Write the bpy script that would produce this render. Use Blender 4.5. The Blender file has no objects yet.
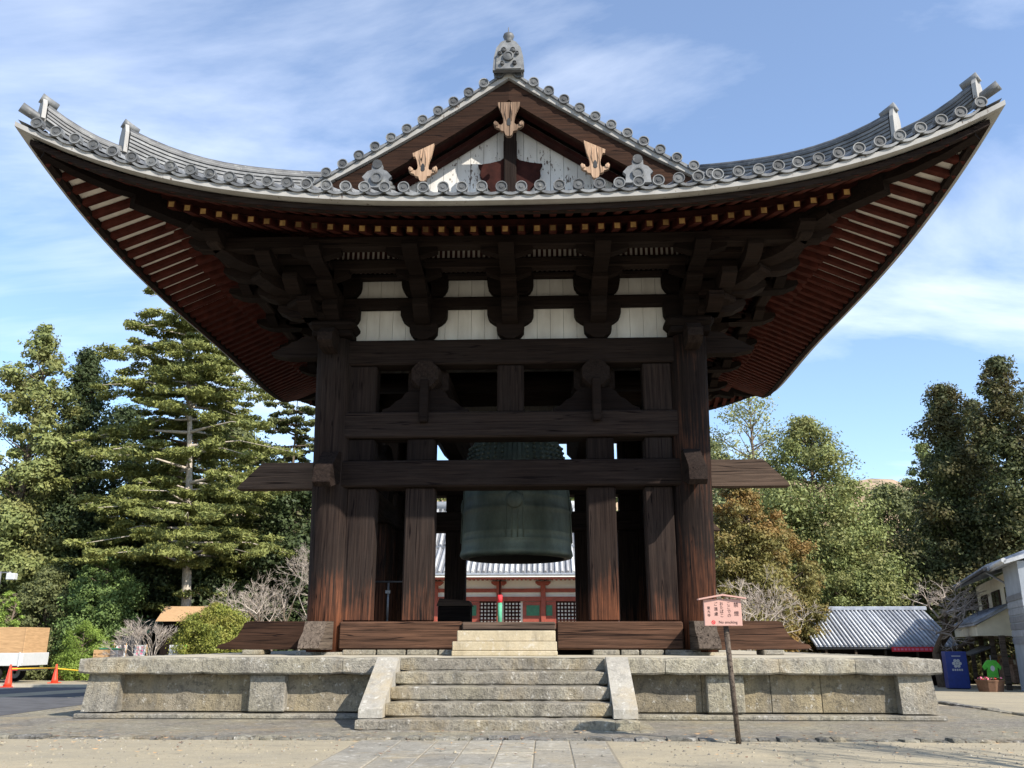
import bpy, math, random
import numpy as np
from math import sin, cos, pi, radians as R_, sqrt, tan, atan2
from mathutils import Vector, Matrix

# ---------------------------------------------------------------- camera, sky, sun, exposure
S = bpy.context.scene
COL = S.collection
cam = bpy.data.cameras.new("camera")
cam.sensor_fit = 'HORIZONTAL'; cam.sensor_width = 36.0
cam.lens = 36.0 * 870 / 1024
cam.clip_start = 0.1; cam.clip_end = 6000
camo = bpy.data.objects.new("camera", cam); COL.objects.link(camo)
camo.location = (0.68, -21.3, 1.17)
camo.rotation_euler = (R_(90 + 16.52), 0, R_(2.12))
S.camera = camo

SUN_AZ, SUN_EL = 48.0, 38.5          # degrees right of straight-behind-the-camera, height
sd = Vector((sin(R_(SUN_AZ)) * cos(R_(SUN_EL)), -cos(R_(SUN_AZ)) * cos(R_(SUN_EL)), sin(R_(SUN_EL))))
sun = bpy.data.lights.new("sun", 'SUN'); sun.energy = 4.6; sun.angle = R_(0.5); sun.color = (1, 0.93, 0.82)
suno = bpy.data.objects.new("sun", sun); COL.objects.link(suno)
suno.rotation_euler = sd.to_track_quat('Z', 'Y').to_euler()

W = bpy.data.worlds.new("World"); S.world = W; W.use_nodes = True
wn = W.node_tree.nodes; wl = W.node_tree.links
wn.clear()
wout = wn.new('ShaderNodeOutputWorld'); bg = wn.new('ShaderNodeBackground')
sky = wn.new('ShaderNodeTexSky'); sky.sky_type = 'NISHITA'; sky.sun_disc = False
sky.sun_elevation = R_(SUN_EL); sky.sun_rotation = R_(180 - SUN_AZ)
sky.altitude = 100; sky.air_density = 1.0; sky.dust_density = 0.25; sky.ozone_density = 3.6
bg.inputs['Strength'].default_value = 0.15
tc = wn.new('ShaderNodeTexCoord')
sep = wn.new('ShaderNodeSeparateXYZ'); wl.new(tc.outputs['Generated'], sep.inputs[0])
def wmath(op, a, b=None, c=None):
    n = wn.new('ShaderNodeMath'); n.operation = op
    for i, v in enumerate((a, b, c)):
        if v is None: continue
        if isinstance(v, (int, float)): n.inputs[i].default_value = v
        else: wl.new(v, n.inputs[i])
    return n.outputs[0]
zc = wmath('MAXIMUM', wmath('ADD', sep.outputs[2], 0.12), 0.05)
cu = wmath('DIVIDE', sep.outputs[0], zc); cv = wmath('DIVIDE', sep.outputs[1], zc)
comb = wn.new('ShaderNodeCombineXYZ'); wl.new(cu, comb.inputs[0]); wl.new(cv, comb.inputs[1])
def wnoise(scale, detail, rough, rot, stretch, off=(0, 0, 0)):
    mp = wn.new('ShaderNodeMapping'); mp.inputs['Rotation'].default_value = (0, 0, R_(rot))
    mp.inputs['Scale'].default_value = stretch; mp.inputs['Location'].default_value = off
    wl.new(comb.outputs[0], mp.inputs[0])
    n = wn.new('ShaderNodeTexNoise'); n.inputs['Scale'].default_value = scale; n.inputs['Detail'].default_value = detail
    n.inputs['Roughness'].default_value = rough; n.inputs['Distortion'].default_value = 0.5
    wl.new(mp.outputs[0], n.inputs['Vector'])
    return n.outputs['Fac']
n1 = wnoise(1.25, 10, 0.60, 128, (0.55, 1.2, 1), (0.4, 2.2, 0))
n2 = wnoise(0.7, 5, 0.55, 10, (0.8, 1.2, 1), (2.6, 1.9, 0))
cl = wmath('MULTIPLY', n1, wmath('ADD', wmath('MULTIPLY', n2, 1.6), 0.15))
cr = wn.new('ShaderNodeValToRGB')
cr.color_ramp.elements[0].position = 0.43; cr.color_ramp.elements[0].color = (0.05, 0.05, 0.05, 1)
cr.color_ramp.elements[1].position = 0.92; cr.color_ramp.elements[1].color = (0.85, 0.85, 0.85, 1)
wl.new(cl, cr.inputs[0])
mx = wn.new('ShaderNodeMix'); mx.data_type = 'RGBA'
wl.new(cr.outputs[0], mx.inputs['Factor']); wl.new(sky.outputs[0], mx.inputs['A'])
mx.inputs['B'].default_value = (6.4, 6.7, 7.2, 1)
wl.new(mx.outputs['Result'], bg.inputs['Color']); wl.new(bg.outputs[0], wout.inputs[0])

S.view_settings.view_transform = 'Standard'; S.view_settings.look = 'None'
S.view_settings.gamma = 1.0; S.view_settings.exposure = 0.80
S.cycles.max_bounces = 6; S.cycles.diffuse_bounces = 3; S.cycles.transparent_max_bounces = 8
try: S.cycles.use_denoising = True
except Exception: pass

random.seed(7); rng = np.random.default_rng(11)

# ---------------------------------------------------------------- materials
MATS = {}
def base_mat(name):
    m = bpy.data.materials.new(name); m.use_nodes = True
    nt = m.node_tree; b = nt.nodes['Principled BSDF']
    MATS[name] = m
    return m, nt, b
def mixn(nt, fac, a, b, mode='MIX'):
    n = nt.nodes.new('ShaderNodeMix'); n.data_type = 'RGBA'; n.blend_type = mode
    for k, v in (('Factor', fac), ('A', a), ('B', b)):
        if isinstance(v, (int, float)): n.inputs[k].default_value = v
        elif isinstance(v, tuple): n.inputs[k].default_value = (*v, 1) if len(v) == 3 else v
        else: nt.links.new(v, n.inputs[k])
    return n.outputs['Result']
def noise(nt, scale, detail=5, rough=0.6, stretch=None, dist=0, loc=None):
    t = nt.nodes.new('ShaderNodeTexCoord'); src = t.outputs['Object']
    if stretch or loc:
        mp = nt.nodes.new('ShaderNodeMapping')
        if stretch: mp.inputs['Scale'].default_value = stretch
        if loc: mp.inputs['Location'].default_value = loc
        nt.links.new(src, mp.inputs[0]); src = mp.outputs[0]
    n = nt.nodes.new('ShaderNodeTexNoise'); n.inputs['Scale'].default_value = scale
    n.inputs['Detail'].default_value = detail; n.inputs['Roughness'].default_value = rough
    n.inputs['Distortion'].default_value = dist
    nt.links.new(src, n.inputs['Vector'])
    return n.outputs['Fac']
def ramp(nt, fac, p0, p1, c0=(0, 0, 0), c1=(1, 1, 1)):
    n = nt.nodes.new('ShaderNodeValToRGB')
    n.color_ramp.elements[0].position = p0; n.color_ramp.elements[0].color = (*c0, 1)
    n.color_ramp.elements[1].position = p1; n.color_ramp.elements[1].color = (*c1, 1)
    nt.links.new(fac, n.inputs[0])
    return n.outputs[0]
def bump(nt, b, h, strength=0.5, dist=0.02):
    n = nt.nodes.new('ShaderNodeBump'); n.inputs['Strength'].default_value = strength
    n.inputs['Distance'].default_value = dist
    nt.links.new(h, n.inputs['Height']); nt.links.new(n.outputs[0], b.inputs['Normal'])
def plain(name, col, rough=0.7, var=0.25, scale=6, metal=0.0, bmp=0.0, stretch=None):
    m, nt, b = base_mat(name)
    n = noise(nt, scale, 4, 0.6, stretch)
    lo = tuple(max(0, c * (1 - var)) for c in col); hi = tuple(min(1, c * (1 + var)) for c in col)
    nt.links.new(ramp(nt, n, 0.3, 0.7, lo, hi), b.inputs['Base Color'])
    b.inputs['Roughness'].default_value = rough; b.inputs['Metallic'].default_value = metal
    if rough > 0.68: b.inputs['Specular IOR Level'].default_value = 0.1
    if bmp: bump(nt, b, n, bmp)
    return m
def wood(name, axis, dark=(0.007, 0.005, 0.005), lite=(0.034, 0.024, 0.020), worn=None, wz=(1.0, 2.9), bmp=0.6):
    m, nt, b = base_mat(name)
    st = [9.0, 9.0, 9.0]; st['xyz'.index(axis)] = 0.35
    g = noise(nt, 2.2, 7, 0.7, tuple(st), 0.6)
    st2 = [28.0, 28.0, 28.0]; st2['xyz'.index(axis)] = 0.5
    g2 = noise(nt, 1.4, 3, 0.6, tuple(st2))
    big = noise(nt, 0.9, 4, 0.6)
    c = ramp(nt, g, 0.32, 0.72, dark, lite)
    c = mixn(nt, ramp(nt, big, 0.35, 0.7, (0, 0, 0), (0.5, 0.5, 0.5)), c, tuple(0.45 * x + 0.01 for x in lite))
    if worn:
        t = nt.nodes.new('ShaderNodeTexCoord'); sp = nt.nodes.new('ShaderNodeSeparateXYZ')
        nt.links.new(t.outputs['Object'], sp.inputs[0])
        mr = nt.nodes.new('ShaderNodeMapRange'); mr.inputs['From Min'].default_value = wz[0]; mr.inputs['From Max'].default_value = wz[1]
        mr.inputs['To Min'].default_value = 1; mr.inputs['To Max'].default_value = 0
        nt.links.new(sp.outputs[2], mr.inputs[0])
        ad = nt.nodes.new('ShaderNodeMath'); ad.operation = 'MULTIPLY_ADD'
        nt.links.new(g, ad.inputs[0]); ad.inputs[1].default_value = 1.3; 
        sb = nt.nodes.new('ShaderNodeMath'); sb.operation = 'SUBTRACT'; nt.links.new(mr.outputs[0], sb.inputs[0])
        o2 = nt.nodes.new('ShaderNodeObjectInfo'); rv = nt.nodes.new('ShaderNodeMath'); rv.operation = 'MULTIPLY_ADD'; nt.links.new(o2.outputs['Random'], rv.inputs[0]); rv.inputs[1].default_value = 0.5; rv.inputs[2].default_value = 0.42
        bw = nt.nodes.new('ShaderNodeMath'); bw.operation = 'MULTIPLY_ADD'; nt.links.new(big, bw.inputs[0]); bw.inputs[1].default_value = -0.9; 
        av = nt.nodes.new('ShaderNodeMath'); av.operation = 'ADD'; nt.links.new(rv.outputs[0], av.inputs[0]); av.inputs[1].default_value = 0.45; nt.links.new(av.outputs[0], bw.inputs[2]); nt.links.new(bw.outputs[0], sb.inputs[1])
        nt.links.new(sb.outputs[0], ad.inputs[2])
        f = ramp(nt, ad.outputs[0], 0.15, 0.75)
        wc = ramp(nt, g, 0.3, 0.75, tuple(x * 0.3 for x in worn), worn)
        c = mixn(nt, f, c, wc)
    # fine dark cracks along the grain
    c = mixn(nt, ramp(nt, g2, 0.30, 0.42, (1, 1, 1), (0, 0, 0)), c, (0.012, 0.008, 0.007))
    oi = nt.nodes.new('ShaderNodeObjectInfo')
    tint = ramp(nt, oi.outputs['Random'], 0, 1, (0.62, 0.60, 0.60), (1.35, 1.3, 1.25))
    c = mixn(nt, 1.0, c, tint, 'MULTIPLY')
    split = noise(nt, 1.1, 2, 0.5, tuple(6.0 if x > 1 else 0.16 for x in st), 0.3, (4, 2, 7))
    c = mixn(nt, ramp(nt, split, 0.495, 0.5, (0, 0, 0), (1, 1, 1)), mixn(nt, ramp(nt, split, 0.48, 0.4895, (0, 0, 0), (1, 1, 1)), c, (0.006, 0.004, 0.004)), c)
    nt.links.new(c, b.inputs['Base Color']); b.inputs['Roughness'].default_value = 0.85
    b.inputs['Specular IOR Level'].default_value = 0.06
    bump(nt, b, g2, bmp, 0.015)
    return m
WORN = (0.18, 0.070, 0.037)
for a in 'xyz':
    wood('dark_wood_' + a, a)
    wood('worn_wood_' + a, a, worn=WORN, wz=(0.7, 3.0))
wood('sill_wood_x', 'x', (0.013, 0.008, 0.006), (0.115, 0.062, 0.040)); wood('sill_wood_y', 'y', (0.013, 0.008, 0.006), (0.115, 0.062, 0.040))
wood('bracket_wood', 'x', (0.006, 0.0045, 0.004), (0.020, 0.013, 0.011))
wood('grey_wood_x', 'x', (0.03, 0.022, 0.018), (0.12, 0.085, 0.065)); wood('grey_wood_y', 'y', (0.035, 0.028, 0.023), (0.16, 0.13, 0.105))
wood('gold_wood', 'z', (0.14, 0.085, 0.055), (0.56, 0.40, 0.28), bmp=0.6)
wood('barge_wood', 'x', (0.010, 0.007, 0.006), (0.055, 0.028, 0.018))
plain('red_wood', (0.056, 0.0145, 0.0105), 0.75, 0.4, 5)
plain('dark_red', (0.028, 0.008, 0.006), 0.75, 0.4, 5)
plain('red_paint', (0.27, 0.055, 0.032), 0.6, 0.25, 4)
plain('ochre', (0.42, 0.26, 0.10), 0.75, 0.35, 9)
nt = MATS['ochre'].node_tree; b = nt.nodes['Principled BSDF']; src = b.inputs['Base Color'].links[0].from_socket
oi = nt.nodes.new('ShaderNodeObjectInfo'); nt.links.new(mixn(nt, 1.0, src, ramp(nt, oi.outputs['Random'], 0.0, 0.5, (0.25, 0.25, 0.3), (1, 1, 1)), 'MULTIPLY'), b.inputs['Base Color'])
plain('soffit_white', (0.62, 0.58, 0.53), 0.9, 0.12, 4)
plain('plaster', (0.78, 0.75, 0.68), 0.9, 0.05, 2)
plain('dark_metal', (0.03, 0.03, 0.033), 0.5, 0.2)
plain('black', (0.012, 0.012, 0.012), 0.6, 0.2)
plain('grey_metal', (0.25, 0.25, 0.26), 0.45, 0.2, metal=0.6)
plain('white_paint', (0.50, 0.51, 0.51), 0.45, 0.06)
plain('orange_plastic', (0.75, 0.055, 0.02), 0.45, 0.1)
plain('yellow_plastic', (0.75, 0.45, 0.03), 0.45, 0.1)
plain('blue_paint', (0.012, 0.035, 0.22), 0.4, 0.15)
plain('green_cloth', (0.10, 0.45, 0.06), 0.8, 0.2)
plain('green_paint', (0.05, 0.30, 0.10), 0.6, 0.2)
plain('deep_green', (0.03, 0.14, 0.075), 0.6, 0.2)
plain('dark_green', (0.015, 0.035, 0.03), 0.6, 0.3)
plain('rope_green', (0.10, 0.35, 0.22), 0.8, 0.2)
plain('pink_board', (0.48, 0.29, 0.245), 0.7, 0.06, 3)
plain('ink', (0.06, 0.035, 0.035), 0.8, 0.1)
plain('sign_red', (0.7, 0.05, 0.06), 0.7, 0.1)
plain('pink_ink', (0.75, 0.20, 0.30), 0.8, 0.1)
plain('plywood', (0.43, 0.27, 0.14), 0.8, 0.18, 3, stretch=(1, 1, 6))
plain('rubber', (0.015, 0.015, 0.015), 0.9, 0.2)
plain('glass_dark', (0.02, 0.022, 0.025), 0.12, 0.2)
plain('cream_wall', (0.62, 0.58, 0.46), 0.9, 0.12, 2)
plain('blue_grey_wall', (0.34, 0.37, 0.41), 0.8, 0.12, 2)
plain('goods', (0.35, 0.25, 0.2), 0.8, 0.6, 9)
plain('terracotta', (0.15, 0.085, 0.055), 0.9, 0.2)
plain('bark', (0.13, 0.10, 0.075), 0.95, 0.45, 9, bmp=0.8, stretch=(3, 3, 0.7))
plain('pale_bark', (0.42, 0.37, 0.31), 0.9, 0.35, 7, bmp=0.6, stretch=(3, 3, 0.9))
plain('brown_bark', (0.22, 0.16, 0.11), 0.95, 0.4, 8, bmp=0.8, stretch=(3, 3, 0.6))
plain('twig', (0.36, 0.29, 0.25), 0.95, 0.3, 3)
plain('pale_twig', (0.40, 0.345, 0.295), 0.95, 0.3, 3)
plain('tan_roof', (0.42, 0.27, 0.15), 0.8, 0.2, 6, stretch=(1, 8, 1))
plain('house_roof', (0.30, 0.30, 0.31), 0.8, 0.25, 5, stretch=(4, 1, 1))
plain('path_grout', (0.22, 0.195, 0.15), 0.95, 0.2)

def tile_mat(name, c0, c1, rough=0.5):
    m, nt, b = base_mat(name)
    n = noise(nt, 3.5, 5, 0.65); n2 = noise(nt, 30, 3, 0.6)
    c = ramp(nt, n, 0.3, 0.72, c0, c1)
    c = mixn(nt, ramp(nt, n2, 0.55, 0.75, (0, 0, 0), (0.5, 0.5, 0.5)), c, (0.09, 0.09, 0.08))
    gi = nt.nodes.new('ShaderNodeNewGeometry')
    c = mixn(nt, 1.0, c, ramp(nt, gi.outputs['Random Per Island'], 0, 1, (0.55, 0.55, 0.56), (1.45, 1.45, 1.42)), 'MULTIPLY')
    c = mixn(nt, ramp(nt, noise(nt, 7, 5, 0.7, loc=(3, 3, 3)), 0.6, 0.7, (0, 0, 0), (0.5, 0.5, 0.5)), c, (0.30, 0.30, 0.27))
    nt.links.new(c, b.inputs['Base Color']); b.inputs['Roughness'].default_value = rough
    bump(nt, b, n2, 0.25, 0.006)
tile_mat('roof_tile', (0.06, 0.063, 0.067), (0.20, 0.205, 0.21), 0.55)
tile_mat('tile_disc', (0.03, 0.032, 0.035), (0.10, 0.104, 0.108), 0.7)
tile_mat('hall_tile', (0.36, 0.37, 0.39), (0.55, 0.56, 0.58))
tile_mat('hall_pan', (0.12, 0.125, 0.135), (0.22, 0.225, 0.24))
tile_mat('blue_tile', (0.16, 0.18, 0.22), (0.33, 0.36, 0.42))

def peeling(name, amount, k=1.0):
    m, nt, b = base_mat(name)
    v = noise(nt, 1.6, 6, 0.7, (2.5, 1, 1.1)); f = noise(nt, 14, 5, 0.7, (1.5, 1, 0.5))
    mul = nt.nodes.new('ShaderNodeMath'); mul.operation = 'MULTIPLY'; nt.links.new(v, mul.inputs[0]); nt.links.new(f, mul.inputs[1])
    chip = ramp(nt, mul.outputs[0], amount, amount + 0.025)
    base = ramp(nt, noise(nt, 3, 5, 0.6, (1, 1, 0.3)), 0.3, 0.75, tuple(k * x for x in (0.48, 0.46, 0.43)), tuple(k * x for x in (0.68, 0.67, 0.64)))
    nt.links.new(mixn(nt, chip, base, (0.10, 0.075, 0.06)), b.inputs['Base Color']); b.inputs['Roughness'].default_value = 0.85
    return m
peeling('peeling_white', 0.325); peeling('board_white', 0.34, 0.54); peeling('old_white', 0.33, 0.5); peeling('panel_white', 0.42)

def stone(name, dark, lite, lichen=(0.42, 0.38, 0.25), bmp=1.0, spot=0.6, stain=(0.36, 0.27, 0.13)):
    m, nt, b = base_mat(name)
    n = noise(nt, 2.2, 6, 0.65); f = noise(nt, 38, 4, 0.7); s = noise(nt, 13, 5, 0.75); bg_ = noise(nt, 0.7, 3, 0.6, loc=(3, 1, 2))
    c = ramp(nt, n, 0.3, 0.7, dark, lite)
    c = mixn(nt, ramp(nt, bg_, 0.4, 0.7, (0, 0, 0), (0.6, 0.6, 0.6)), c, lichen)
    c = mixn(nt, ramp(nt, s, 0.50, 0.62, (0, 0, 0), (spot, spot, spot)), c, tuple(x * 0.3 for x in dark))
    c = mixn(nt, ramp(nt, f, 0.35, 0.7, (0.35, 0.35, 0.35), (0, 0, 0)), c, tuple(x * 0.5 for x in dark))
    c = mixn(nt, ramp(nt, noise(nt, 9, 4, 0.7, loc=(9, 2, 5)), 0.58, 0.70, (0, 0, 0), (0.65, 0.65, 0.65)), c, (0.62, 0.60, 0.55))
    c = mixn(nt, ramp(nt, noise(nt, 1.3, 5, 0.7, (1, 1, 0.5), loc=(2, 7, 1)), 0.52, 0.70, (0, 0, 0), (0.45, 0.45, 0.45)), c, stain)
    gi = nt.nodes.new('ShaderNodeNewGeometry')
    c = mixn(nt, 1.0, c, ramp(nt, gi.outputs['Random Per Island'], 0, 1, (0.78, 0.77, 0.76), (1.16, 1.14, 1.10)), 'MULTIPLY')
    c = mixn(nt, ramp(nt, noise(nt, 2.6, 5, 0.7, (1.6, 1.6, 0.22), 0.3, (1, 4, 2)), 0.54, 0.68, (0, 0, 0), (0.55, 0.55, 0.55)), c, tuple(x * 0.45 for x in dark))
    nt.links.new(c, b.inputs['Base Color']); b.inputs['Roughness'].default_value = 0.92
    ad = nt.nodes.new('ShaderNodeMath'); ad.operation = 'ADD'; nt.links.new(f, ad.inputs[0]); nt.links.new(s, ad.inputs[1])
    bump(nt, b, ad.outputs[0], bmp, 0.03)
    return m
stone('granite', (0.22, 0.205, 0.175), (0.42, 0.39, 0.33))
stone('granite_panel', (0.17, 0.15, 0.115), (0.33, 0.285, 0.21), (0.40, 0.32, 0.17), 0.7)
stone('step_stone', (0.18, 0.163, 0.135), (0.35, 0.32, 0.265), bmp=0.9)
stone('cheek_stone', (0.28, 0.265, 0.235), (0.42, 0.40, 0.355), (0.44, 0.42, 0.37), 0.35, 0.2)
stone('yellow_stone', (0.42, 0.36, 0.25), (0.58, 0.50, 0.36), (0.55, 0.46, 0.30), 0.3, 0.15)
stone('apron_stone', (0.17, 0.155, 0.13), (0.33, 0.30, 0.25), bmp=1.0, spot=0.6)
stone('kerb_stone', (0.11, 0.108, 0.10), (0.26, 0.25, 0.235), bmp=0.9, spot=0.6)
stone('path_stone', (0.24, 0.225, 0.19), (0.37, 0.35, 0.30), (0.37, 0.32, 0.23), 0.4, 0.3)

def ground_mat():
    m, nt, b = base_mat('sandy_ground')
    n = noise(nt, 0.5, 6, 0.6, (1, 2.2, 1)); f = noise(nt, 60, 3, 0.7); p = noise(nt, 1.7, 5, 0.6, (0.6, 1.8, 1), 0.8)
    c = ramp(nt, n, 0.3, 0.7, (0.29, 0.255, 0.185), (0.43, 0.36, 0.235))
    c = mixn(nt, ramp(nt, p, 0.5, 0.75, (0, 0, 0), (0.4, 0.4, 0.4)), c, (0.42, 0.365, 0.27))
    c = mixn(nt, ramp(nt, f, 0.4, 0.65, (0.45, 0.45, 0.45), (0, 0, 0)), c, (0.16, 0.14, 0.10))
    pb = noise(nt, 22, 4, 0.75, (1, 1, 1), 0, (3, 3, 0)); st_ = noise(nt, 3.2, 6, 0.72, (1, 2.5, 1), 0.6, (8, 1, 0))
    c = mixn(nt, ramp(nt, pb, 0.58, 0.68, (0, 0, 0), (0.3, 0.3, 0.3)), c, (0.50, 0.43, 0.31))
    c = mixn(nt, ramp(nt, st_, 0.53, 0.66, (0, 0, 0), (0.6, 0.6, 0.6)), c, (0.19, 0.165, 0.12))
    nt.links.new(c, b.inputs['Base Color']); b.inputs['Roughness'].default_value = 0.95
    bump(nt, b, pb, 0.6, 0.02)
ground_mat()
plain('asphalt', (0.10, 0.10, 0.105), 0.9, 0.25, 2.5, bmp=0.2)
plain('concrete_strip', (0.42, 0.38, 0.30), 0.9, 0.15, 3)
def hill_mat():
    m, nt, b = base_mat('dry_hill')
    n = noise(nt, 0.02, 8, 0.65); n2 = noise(nt, 0.12, 5, 0.7)
    c = ramp(nt, n, 0.35, 0.65, (0.30, 0.20, 0.12), (0.44, 0.31, 0.20))
    c = mixn(nt, ramp(nt, n2, 0.5, 0.62, (0, 0, 0), (0.6, 0.6, 0.6)), c, (0.10, 0.10, 0.05))
    nt.links.new(c, b.inputs['Base Color']); b.inputs['Roughness'].default_value = 1
hill_mat()
def bronze_mat():
    m, nt, b = base_mat('green_bronze')
    n = noise(nt, 2.5, 6, 0.65, (1, 1, 0.5)); f = noise(nt, 18, 4, 0.7)
    c = ramp(nt, n, 0.3, 0.7, (0.055, 0.074, 0.060), (0.15, 0.185, 0.148))
    c = mixn(nt, ramp(nt, f, 0.45, 0.7, (0, 0, 0), (0.45, 0.45, 0.45)), c, (0.09, 0.085, 0.06))
    nt.links.new(c, b.inputs['Base Color']); b.inputs['Roughness'].default_value = 0.55; b.inputs['Metallic'].default_value = 0.25
    bump(nt, b, f, 0.2, 0.008)
bronze_mat()
def leaf_mat(name, dark, lite, warm=None, warm_amt=0.5, nscale=0.55):
    m, nt, b = base_mat(name)
    gi = nt.nodes.new('ShaderNodeNewGeometry')
    c = ramp(nt, gi.outputs['Random Per Island'], 0.0, 1.0, dark, lite)
    n = noise(nt, nscale, 3, 0.6)
    c = mixn(nt, ramp(nt, n, 0.38, 0.62, (0, 0, 0), (0.55, 0.55, 0.55)), c, tuple(x * 1.25 for x in lite))
    if warm:
        w = noise(nt, nscale * 0.8, 4, 0.6, loc=(5, 9, 2))
        c = mixn(nt, ramp(nt, w, 0.46, 0.6, (0, 0, 0), (warm_amt,) * 3), c, warm)
    nt.links.new(c, b.inputs['Base Color']); b.inputs['Roughness'].default_value = 0.6
    b.inputs['Specular IOR Level'].default_value = 0.3
    tr = nt.nodes.new('ShaderNodeBsdfTranslucent'); nt.links.new(c, tr.inputs[0])
    ms = nt.nodes.new('ShaderNodeMixShader'); ms.inputs[0].default_value = 0.25
    nt.links.new(b.outputs[0], ms.inputs[1]); nt.links.new(tr.outputs[0], ms.inputs[2])
    nt.links.new(ms.outputs[0], nt.nodes['Material Output'].inputs[0])
leaf_mat('leaf_fir', (0.055, 0.080, 0.024), (0.27, 0.285, 0.085))
leaf_mat('leaf_dark', (0.022, 0.037, 0.015), (0.075, 0.1, 0.037))
leaf_mat('leaf_dark_olive', (0.053, 0.068, 0.027), (0.165, 0.18, 0.068))
leaf_mat('leaf_olive', (0.083, 0.112, 0.038), (0.255, 0.285, 0.098), (0.20, 0.15, 0.05), 0.35)
leaf_mat('leaf_pale', (0.143, 0.169, 0.065), (0.351, 0.364, 0.156))
leaf_mat('leaf_rust', (0.09, 0.09, 0.03), (0.225, 0.195, 0.06), (0.27, 0.15, 0.045), 0.8)
leaf_mat('leaf_cedar', (0.029, 0.039, 0.016), (0.098, 0.111, 0.039), (0.12, 0.085, 0.03), 0.6)
leaf_mat('leaf_shrub', (0.053, 0.09, 0.027), (0.18, 0.255, 0.075))
leaf_mat('leaf_round', (0.07, 0.105, 0.021), (0.28, 0.294, 0.056), (0.24, 0.19, 0.04), 0.5, 1.6)
leaf_mat('leaf_bright', (0.096, 0.156, 0.024), (0.264, 0.36, 0.072))

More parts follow.
